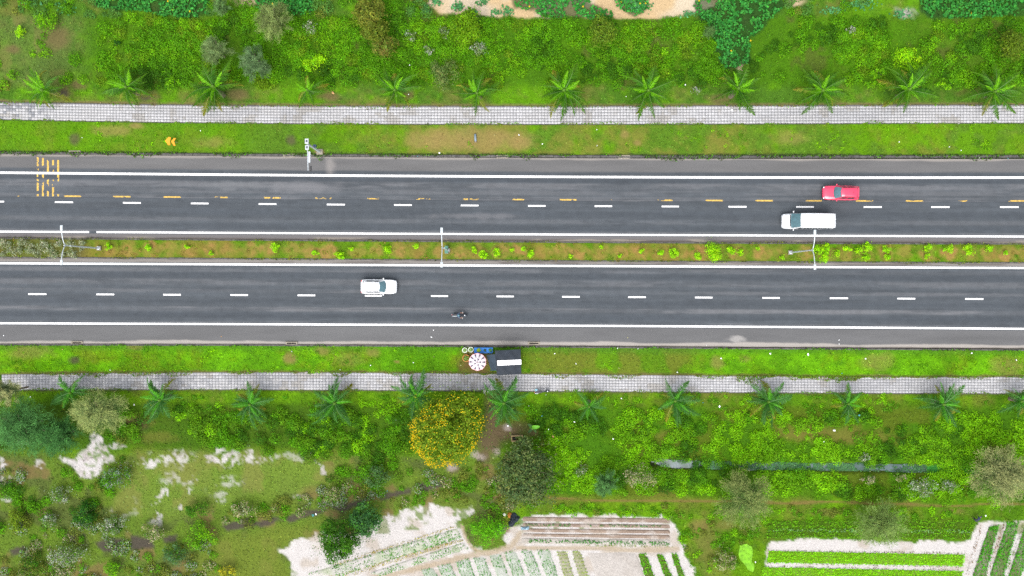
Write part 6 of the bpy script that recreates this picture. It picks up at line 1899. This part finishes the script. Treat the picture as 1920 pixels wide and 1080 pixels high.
# white parasol with pink hems and dark marks
HP = 2.15
x, y = A3(895, 679, HP)
r = empty('parasol', (x, y, .08)); tag(r, 'white ten-sided parasol with pink hem and dark marks beside the stall', 'parasol')
M_pw = mat('white parasol cloth', (.50, .455, .475), rough=.8, var=.05); M_pink = mat('pink hem', (.72, .38, .42), rough=.8, var=.08); M_pk = mat('dark parasol print', (.06, .045, .075), rough=.8, var=.1)
R = 1.12; NS = 10; off = .30
def cone_z(rr): return HP + .10 - .48 * (rr / R) ** 1.35
ring = lambda rr, k, dz=0: (rr * math.cos(off + 6.2832 * k / NS), rr * math.sin(off + 6.2832 * k / NS), cone_z(rr) + dz)
for k in range(NS):
    bm = nb(); vs_ = [[bm.verts.new(ring(q * R, kk)) for kk in (k, k + 1)] for q in (.33, .6, .95)]
    t = bm.verts.new(ring(.04 * R, k + .5)); bm.faces.new((t, vs_[0][0], vs_[0][1]))
    for a_, b_ in zip(vs_[:-1], vs_[1:]): bm.faces.new((a_[0], b_[0], b_[1], a_[1]))
    pn = bm_obj('canopy_panel', bm, M_pw, r)
    bm = nb(); v = [bm.verts.new(ring(q * R, kk, .004)) for q, kk in ((.95, k), (1.0, k), (1.0, k + 1), (.95, k + 1))]; bm.faces.new(v); bm_obj('hem', bm, M_pink, pn)
    # one dark wedge near the rim of every panel, a small triangle nearer the crown on some
    fa = lambda q, s_: tuple(Vector(ring(q * R, k, .02)).lerp(Vector(ring(q * R, k + 1, .02)), s_))
    bm = nb(); bm.faces.new([bm.verts.new(fa(q, s_)) for q, s_ in ((.93, .30), (.93, .66), (.74, .62), (.52, .55), (.52, .42), (.74, .36))]); bm_obj('dark_mark', bm, M_pk, pn)
    if k in (1, 3, 5, 7, 9):
        bm = nb(); bm.faces.new([bm.verts.new(fa(q, s_)) for q, s_ in ((.42, .05), (.42, .95), (.16, .5))]); bm_obj('dark_mark', bm, M_pk, pn)
    bm = nb(); tube(bm, ring(.05, k, -.03), ring(R * .98, k, -.03), .008, .006, 5); bm_obj('rib', bm, M_galv, r)
bm = nb(); tube(bm, (0, 0, -.1), (0, 0, HP + .12), .022, .02, 8); bm_obj('pole', bm, M_galv, r)
bm = nb(); blob(bm, (0, 0, HP + .14), (.04, .04, .06), 2); bm_obj('finial', bm, M_pink, r)

# blue table with heaps of fruit, baskets and a tray
M_blue = mat('bright blue tablecloth', (.004, .115, .38), rough=.6, var=.12, scale=2, bump=.3, bscale=6)
x, y = A3(906.5, 657, .7)
r = empty('table', (x, y, .08)); tag(r, 'low table with a bright blue cover by the kerb', 'table')
bm = nb(); box(bm, (0, 0, .62), (2.36, .72, .05), bevel=.015); bm_obj('table_top', bm, M_blue, r)
bm = nb(); box(bm, (0, -.345, .5), (2.3, .012, .22)); box(bm, (0, .345, .5), (2.3, .012, .22)); bm_obj('cover_skirt', bm, M_blue, r)
for sx in (-1.05, 1.05):
    for sy in (-.28, .28):
        bm = nb(); tube(bm, (sx, sy, -.05), (sx, sy, .6), .03, .03, 6); bm_obj('leg', bm, M_wood, r)


def heap(px, py, z, rad, m, label, n, seed, fr=.085, nm='fruit', cat='fruit pile'):
    rng = random.Random(seed); x, y = A3(px, py, z)
    q = empty('fruit_pile', (x, y, z)); tag(q, label, cat)
    sh = None
    for i in range(n):
        a = i * 2.4; rr = rad * math.sqrt((i + .3) / n); zz = fr * .9 + (rad - rr) * .55
        if sh is None:
            bm = nb(); blob(bm, (0, 0, 0), (fr, fr, fr * .92), 2); o = bm_obj(nm, bm, m, q, True); sh = o.data
        else: o = link(bpy.data.objects.new(nm, sh), q)
        o.location = (rr * math.cos(a), rr * math.sin(a), zz); o.rotation_euler = (rng.random() * 3, rng.random() * 3, 0)


zt = .08 + .645
heap(897.5, 656.5, zt, .24, mat('lime fruit skin', K(178, 222, 45), rough=.4, var=.12), 'heap of lime-yellow fruit on the blue table', 14, 1, nm='fruit')
heap(909.5, 657, zt, .13, mat('dark green fruit skin', K(45, 90, 45), rough=.4, var=.15), 'small heap of dark green fruit on the blue table', 7, 2, nm='fruit')
heap(919.5, 656.5, zt, .19, mat('mixed green fruit skin', K(72, 140, 62), rough=.4, var=.3, scale=9), 'heap of mixed green fruit at the right end of the blue table', 11, 3, nm='fruit')


def basket(px, py, rad, label, m1, m2, seed, hh=.34, name='basket'):
    x, y = A3(px, py, hh)
    q = empty(name, (x, y, .08)); tag(q, label, name)
    bm = nb(); n = 18
    prof = [(rad * .78, 0), (rad, hh), (rad * 1.16, hh), (rad * 1.16, hh + .03), (rad * .93, hh + .03), (rad * .74, .04)]
    rings = [[(p_[0] * math.cos(6.2832 * k / n), p_[0] * math.sin(6.2832 * k / n), p_[1]) for k in range(n)] for p_ in prof]
    loft(bm, rings, True, True); bm_obj('tub', bm, m1, q, True)
    sh = None
    for i in range(9):
        a = i * 2.4; rr = rad * .78 * math.sqrt(i / 9)
        if sh is None:
            bm = nb(); blob(bm, (0, 0, 0), (.1, .1, .09), 2); o = bm_obj('fruit', bm, m2, q, True); sh = o.data
        else: o = link(bpy.data.objects.new('fruit', sh), q)
        o.location = (rr * math.cos(a), rr * math.sin(a), hh - .02 + (rad - rr) * .3); o.scale = (rad / .3,) * 3


M_wbag = mat('white basket', (.62, .66, .58), rough=.7, var=.12); M_gf = mat('pale green fruit', K(165, 205, 110), rough=.5, var=.2)
basket(871.5, 656.5, .29, 'white tub of pale green fruit, leftmost by the kerb', M_wbag, M_gf, 1)
basket(883, 655.5, .30, 'white tub of pale green fruit touching the blue table', M_wbag, M_gf, 2)
basket(874, 671.5, .42, 'orange round tub with green fruit left of the parasol', mat('orange plastic tub', K(240, 165, 80), rough=.5, var=.1), mat('green and yellow fruit', K(130, 165, 50), rough=.5, var=.3), 3, .28)

# ---------------------------------------------------------------- concrete trough, tarpaulin heap and sacks by the field
x, y = A3(969.5, 822, .5)
r = empty('trough', (x, y, 0)); r.rotation_euler = (0, 0, math.radians(2)); tag(r, 'open tan concrete tank in the bare earth right of the flowering tree', 'tank')
M_tan = mat('tan cement render', K(208, 182, 130), rough=.9, var=.18, scale=4, bump=.3)
Lx, Ly, th, hh = 1.5, .78, .13, .6
for (cx, cy, sx, sy) in ((0, Ly / 2 - th / 2, Lx, th), (0, -Ly / 2 + th / 2, Lx, th), (-Lx / 2 + th / 2, 0, th, Ly - 2 * th - .004), (Lx / 2 - th / 2, 0, th, Ly - 2 * th - .004)):
    bm = nb(); box(bm, (cx, cy, hh / 2), (sx, sy, hh), bevel=.015); bm_obj('wall', bm, M_tan, r)
bm = nb(); box(bm, (0, 0, .05), (Lx - 2 * th - .01, Ly - 2 * th - .01, .06)); bm_obj('floor', bm, mat('dark cement', (.035, .028, .028), rough=.4, var=.2), r)  # floor cement far darker than the tan walls
x, y = A3(964.8, 822, .3)
bm = nb(); box(bm, (0, 0, .18), (.36, .3, .22), bevel=.04); tag(bm_obj('bucket_lid', bm, M_dark, None, False, (x, y, .09)), 'black block lying inside the concrete tank', 'lid')


def sheet_heap(name, pts, label, cat, m, hgt, seed, group=None):
    """a crumpled sheet over something low, outline from survey points"""
    c_ = np.mean(np.array(pts, float), 0); x0, y0 = A3(c_[0], c_[1], .2)
    P = [Vector((A3(a, b, .1)[0] - x0, A3(a, b, .1)[1] - y0, .02)) for a, b in pts]
    bm = nb(); rng = random.Random(seed); rows = []
    for t in (1.0, .85, .62, .35, .12):
        row = []
        for i, q in enumerate(P):
            for f in (0, .5):
                p_ = q.lerp(P[(i + 1) % len(P)], f) * t
                z = .02 if t == 1 else hgt * (1 - t ** 2) + rng.uniform(-.07, .07)
                row.append((p_.x + rng.uniform(-.04, .04), p_.y + rng.uniform(-.04, .04), max(.02, z)))
        rows.append(row)
    loft(bm, rows, False, True)
    o = bm_obj(name, bm, m, None, False, (x0, y0, .05)); tag(o, label, cat, group)
    return o


sheet_heap('tarpaulin', [(957, 962), (964, 960), (969, 963), (975.5, 970), (973, 975), (967, 980), (961, 988), (953, 988), (953, 978), (956, 972)], 'crumpled dark grey tarpaulin at the vegetable field corner', 'tarpaulin', M_tarp, .6, 1)
sheet_heap('plastic_sheet', [(951.5, 962), (955, 960.3), (959.6, 961), (958, 964.5), (957.5, 972.5), (954, 971), (951.5, 967.5)], 'orange plastic sheet on the edge of the dark tarpaulin', 'sheet', mat('orange plastic sheet', K(250, 165, 70), rough=.5, var=.15), .55, 2)
sheet_heap('sack', [(942.5, 963), (946.5, 961.5), (948.5, 965), (948.5, 968), (944.5, 968)], 'white sack left of the orange sheet at the field corner', 'sack', mat('white sack cloth', (.72, .73, .7), rough=.8, var=.1), .3, 3)
sheet_heap('sack', [(976.5, 988), (984, 987.5), (992, 987), (992, 993), (984, 993.5), (977, 993)], 'pale blue sack lying on the earth beds', 'sack', mat('pale blue sack cloth', K(185, 225, 248), rough=.7, var=.12), .35, 4)
cl = Cloud(); rr_ = np.random.default_rng(5); x, y = A3(947.5, 978, .1); n = 90
cl.add(rr_.normal(0, .28, (n, 3)) * [1, 1.3, .3] + [x, y, .25], rr_.normal(0, .5, (n, 3)) + [0, 0, 1], .22, .12, jitter(rr_, K(165, 185, 60), n))
tag(cl.build('cut_greens', M_leaf), kind='stuff')

# ---------------------------------------------------------------- drain inlets set in the kerbs
for i, (px, py, lab) in enumerate([(141, 285.5, 'drain inlet in the upper kerb just right of the yellow rumble bars'), (542.5, 291.5, 'drain inlet in the upper kerb left of the camera mast'), (942, 293.5, 'drain inlet in the upper kerb below the dry patch'), (145, 642.5, 'drain inlet in the lower kerb near the left edge'), (547, 643.5, 'drain inlet in the lower kerb left of the white tubs'), (1001, 643.5, 'drain inlet with rubble in the lower kerb above the stall'), (1170, 294, 'drain inlet in the upper kerb right of the middle lamp post')]):
    x, y, _ = at(px, py)
    r = empty('drain_inlet', (x, y, 0)); tag(r, lab, 'drain', 'drain inlets in the road kerbs')
    bm = nb(); box(bm, (0, .13, .09), (1.5, .12, .17), bevel=.02); box(bm, (0, -.17, .04), (1.5, .12, .07), bevel=.02); box(bm, (-.66, -.02, .06), (.18, .16, .12)); box(bm, (.66, -.02, .06), (.18, .16, .12)); bm_obj('frame', bm, M_conc, r)
    bm = nb(); box(bm, (0, -.02, .01), (1.13, .17, .02)); sl = bm_obj('opening_shade', bm, M_dark, r)  # near-black slab, the slot's inner shade put into its colour
    for k in range(5):
        bm = nb(); box(bm, (-.4 + .2 * k, -.02, .035), (.035, .17, .03)); bm_obj('bar', bm, mat('rusty iron bar', (.06, .04, .03)) if k == 0 and i == 0 else bpy.data.materials['rusty iron bar'], r)

# ---------------------------------------------------------------- litter, each scrap its own thing
SCR = []
for k in range(5):
    rng = random.Random(60 + k); bm = nb(); blob(bm, (0, 0, 0), (1, rng.uniform(.55, .9), .5), 2)
    for v in bm.verts:
        v.co *= 1 + .35 * math.sin(v.co.x * 5.1 + k) * math.sin(v.co.y * 6.3 + 2 * k) + rng.uniform(-.18, .18)
        v.co.z = max(v.co.z, -.3)
    me = bpy.data.meshes.new('litter_scrap'); bm.to_mesh(me); bm.free(); SCR.append(me)
LM = {'w': mat('white plastic scrap', (.75, .76, .76), rough=.6, var=.08), 'b': mat('blue green plastic scrap', K(90, 190, 190), rough=.5, var=.1), 'o': mat('orange beige scrap', K(245, 190, 130), rough=.7, var=.15), 'y': mat('pale yellow scrap', K(225, 220, 150), rough=.7, var=.1), 's': mat('pale grey stone', K(205, 200, 195), rough=.9, var=.15)}
ME = {}
LIT = [(154, 258, 2.2, 'w', 'white scrap on the upper verge near the left round bare patch'), (376, 245, 1.8, 'w', 'cream scrap on the upper verge up and right of the chevron sign'), (824, 287, 3, 'w', 'white box scrap beside the upper kerb left of the pipe'), (783, 293, 1.8, 'b', 'bluish scrap in the upper kerb gutter'), (927, 253, 1.8, 'y', 'yellowish scrap right of the grey pipe'), (973, 253, 2.6, 'w', 'white paper scrap on the dry grass right of the pipe'), (1017, 270, 2.2, 'w', 'white scrap low on the upper verge, below the seventh palm'), (1119, 243, 1.7, 'w', 'white dot of litter just below the upper footpath'), (1119.5, 273, 1.6, 'w', 'white dot of litter in the middle of the upper verge'), (1165, 297, 1.7, 'w', 'pale scrap against the upper kerb, mid length'), (1229, 292, 1.7, 'b', 'greenish scrap on the upper kerb below the eighth palm'), (1372, 205.5, 3, 'w', 'white bag on the upper footpath under the ninth palm'), (1285, 159, 2.4, 'w', 'white scrap in the bushes between the eighth and ninth upper palms'), (1174, 181, 1.7, 'w', 'white scrap beside the eighth upper palm'), (1686, 266, 2.2, 'w', 'white scrap on the upper verge below the eleventh palm'), (1780, 275.5, 1.8, 'w', 'upper one of two pale scraps on the right upper verge'), (1802, 282, 1.8, 'w', 'lower one of two pale scraps on the right upper verge'), (1836, 296, 2.8, 's', 'white stone in the upper kerb gutter at the right'), (1890, 297, 1.8, 'b', 'pale green scrap in the upper kerb gutter near the right edge'), (1797, 231, 3.8, 's', 'tan stone on the lower edge of the upper footpath'), (624.5, 174.5, 5.5, 'o', 'orange beige piece on the grass behind the upper footpath'), (768, 122, 2, 'w', 'white scrap deep in the upper thicket'), (766, 177, 1.6, 'w', 'white speck between the fifth and sixth upper palms'),
       (7, 629, 2, 'w', 'white scrap on the lower road shoulder at the left edge'), (415, 631, 2.2, 'o', 'pinkish scrap on the lower road shoulder'), (117, 655, 2, 'o', 'orange scrap on the lower verge near the left drain'), (206.5, 694, 1.8, 'w', 'white scrap beside the left part of the lower footpath'), (251.5, 759, 2.2, 'w', 'white scrap right of the pale olive casuarina'), (57, 744, 2.2, 'w', 'white scrap under the first lower palm'), (547, 659, 1.6, 'w', 'white scrap on the lower verge below the second drain'), (574.5, 698.5, 5, 's', 'pale concrete lump on the upper edge of the lower footpath'), (638, 693, 2, 'w', 'white scrap at the grass edge right of the concrete lump'), (695, 685, 1.8, 'w', 'white scrap in the middle of the lower verge'), (775, 680, 2, 'w', 'white scrap on the lower verge left of the stall'), (813, 669, 1.6, 'y', 'yellow scrap on the lower verge left of the tubs'), (809, 632, 2.6, 'w', 'white cup on the lower road shoulder below the motorcycle'), (813, 619, 1.8, 'w', 'small white scrap on the shoulder just below the edge line'), (864, 685, 2.2, 'y', 'pale yellow scrap left of the parasol'), (742, 787, 2.6, 'w', 'white scrap in bushes left of the flowering tree'), (952.5, 798.5, 4, 'w', 'white bag on the bare earth above the concrete tank'), (1177, 633, 2, 'y', 'yellowish scrap on the lower shoulder right of the stall'), (1040, 663, 2, 'w', 'white scrap on dark weeds right of the stall'), (1080, 682, 1.8, 'w', 'white scrap on the olive patch of the lower verge'), (1158, 653, 2.2, 'w', 'white scrap at the lower kerb, right of the stall'), (1160.5, 690, 2.4, 'y', 'pale scrap low on the verge above the seventh lower palm'), (1196, 654, 1.6, 'w', 'tiny pale scrap near the lower kerb'), (1270, 698, 2.4, 'w', 'white scrap at the footpath edge above the eighth lower palm'), (1352, 672, 2.4, 'w', 'white scrap on the round brown patch of the lower verge'), (1325, 647, 1.6, 'w', 'white dot on the pale road edge'), (1349, 762, 4.2, 'w', 'large white bag in grass between the eighth and ninth lower palms'), (1318, 755, 2, 'b', 'bluish scrap left of the large white bag'), (1165, 747, 2.2, 'w', 'white scrap in bright weeds between the seventh and eighth lower palms'), (992, 761, 2.4, 'w', 'white scrap right of the sixth lower palm'), (1077, 791, 2.6, 'w', 'white scrap in the thicket below the seventh lower palm'), (1028.5, 805, 2, 'w', 'white scrap right of the bare earth by the tank'), (1037, 818.5, 3.6, 'o', 'beige box in the thicket right of the concrete tank'), (1016, 780, 2.4, 'b', 'dark blue scrap above the banana plant'), (1149.5, 823, 2.4, 'w', 'white scrap in the middle of the lower thicket'), (1515, 664.5, 4, 'w', 'white bag on the lower verge above the ninth lower palm'), (1444, 663, 3.6, 'w', 'crumpled white film at the lower verge, left of the white bag'), (1573, 637.5, 2, 'w', 'upper white scrap on the lower road edge at right'), (1573.5, 645, 1.8, 'w', 'lower white scrap on the road edge at right'), (1623, 672.5, 2.6, 'w', 'white scrap in the yellow grass of the lower verge'), (1578.5, 700, 2.2, 'b', 'pale green scrap at the footpath edge, right part'), (1454, 704.5, 2.2, 'w', 'white scrap at the overgrown edge of the lower footpath'), (1822, 662, 3, 'w', 'white scrap pair on the lower verge near the right edge'), (1905.5, 675, 2.4, 'w', 'white scrap at the right end of the lower verge'), (1611, 778.5, 3.4, 'b', 'teal cup in the weeds beside the tenth lower palm'), (1564, 807, 4.2, 'w', 'white bag in the dry clearing of the lower thicket'), (1545, 828, 2, 'w', 'small white scrap below the dry clearing'), (719.5, 931, 2.6, 'w', 'white scrap on the dark track left of the flowering tree'), (726, 920.5, 2, 'b', 'bluish scrap on the dark track'), (587, 966, 4.6, 'b', 'blue plastic bag on the old track above the round dark tree'), (592.5, 964, 3.4, 'w', 'white plastic piece on the blue bag'), (843.5, 922, 2.4, 'o', 'reddish scrap right of the end of the dark track'), (1848, 967, 3, 'w', 'white scrap right of the bending person'), (1415, 995, 2.4, 'o', 'tan scrap above the duckweed pond'), (1416.5, 1054, 2.2, 'w', 'white scrap at the right bank of the duckweed pond')]
for i, (px, py, d, m, lab) in enumerate(LIT):
    key = (i % 5, m)
    if key not in ME:
        me = SCR[i % 5].copy(); me.materials.append(LM[m]); ME[key] = me
    z = .12 if not (L_roadN0(px) < py < L_roadS1(px)) else .03
    if (760 < py < 930 and px > 1000) or (py < 166): z = .6
    x, y = A3(px, py, z)
    o = link(bpy.data.objects.new('litter_scrap' if m != 's' else 'stone', ME[key])); s = d * S * .55
    o.location = (x, y, z + s * .2); o.scale = (s, s, s); o.rotation_euler = (0, 0, i * 1.7)
    tag(o, lab, 'litter' if m != 's' else 'stone', 'litter scattered over verges and shoulders' if m != 's' else None)
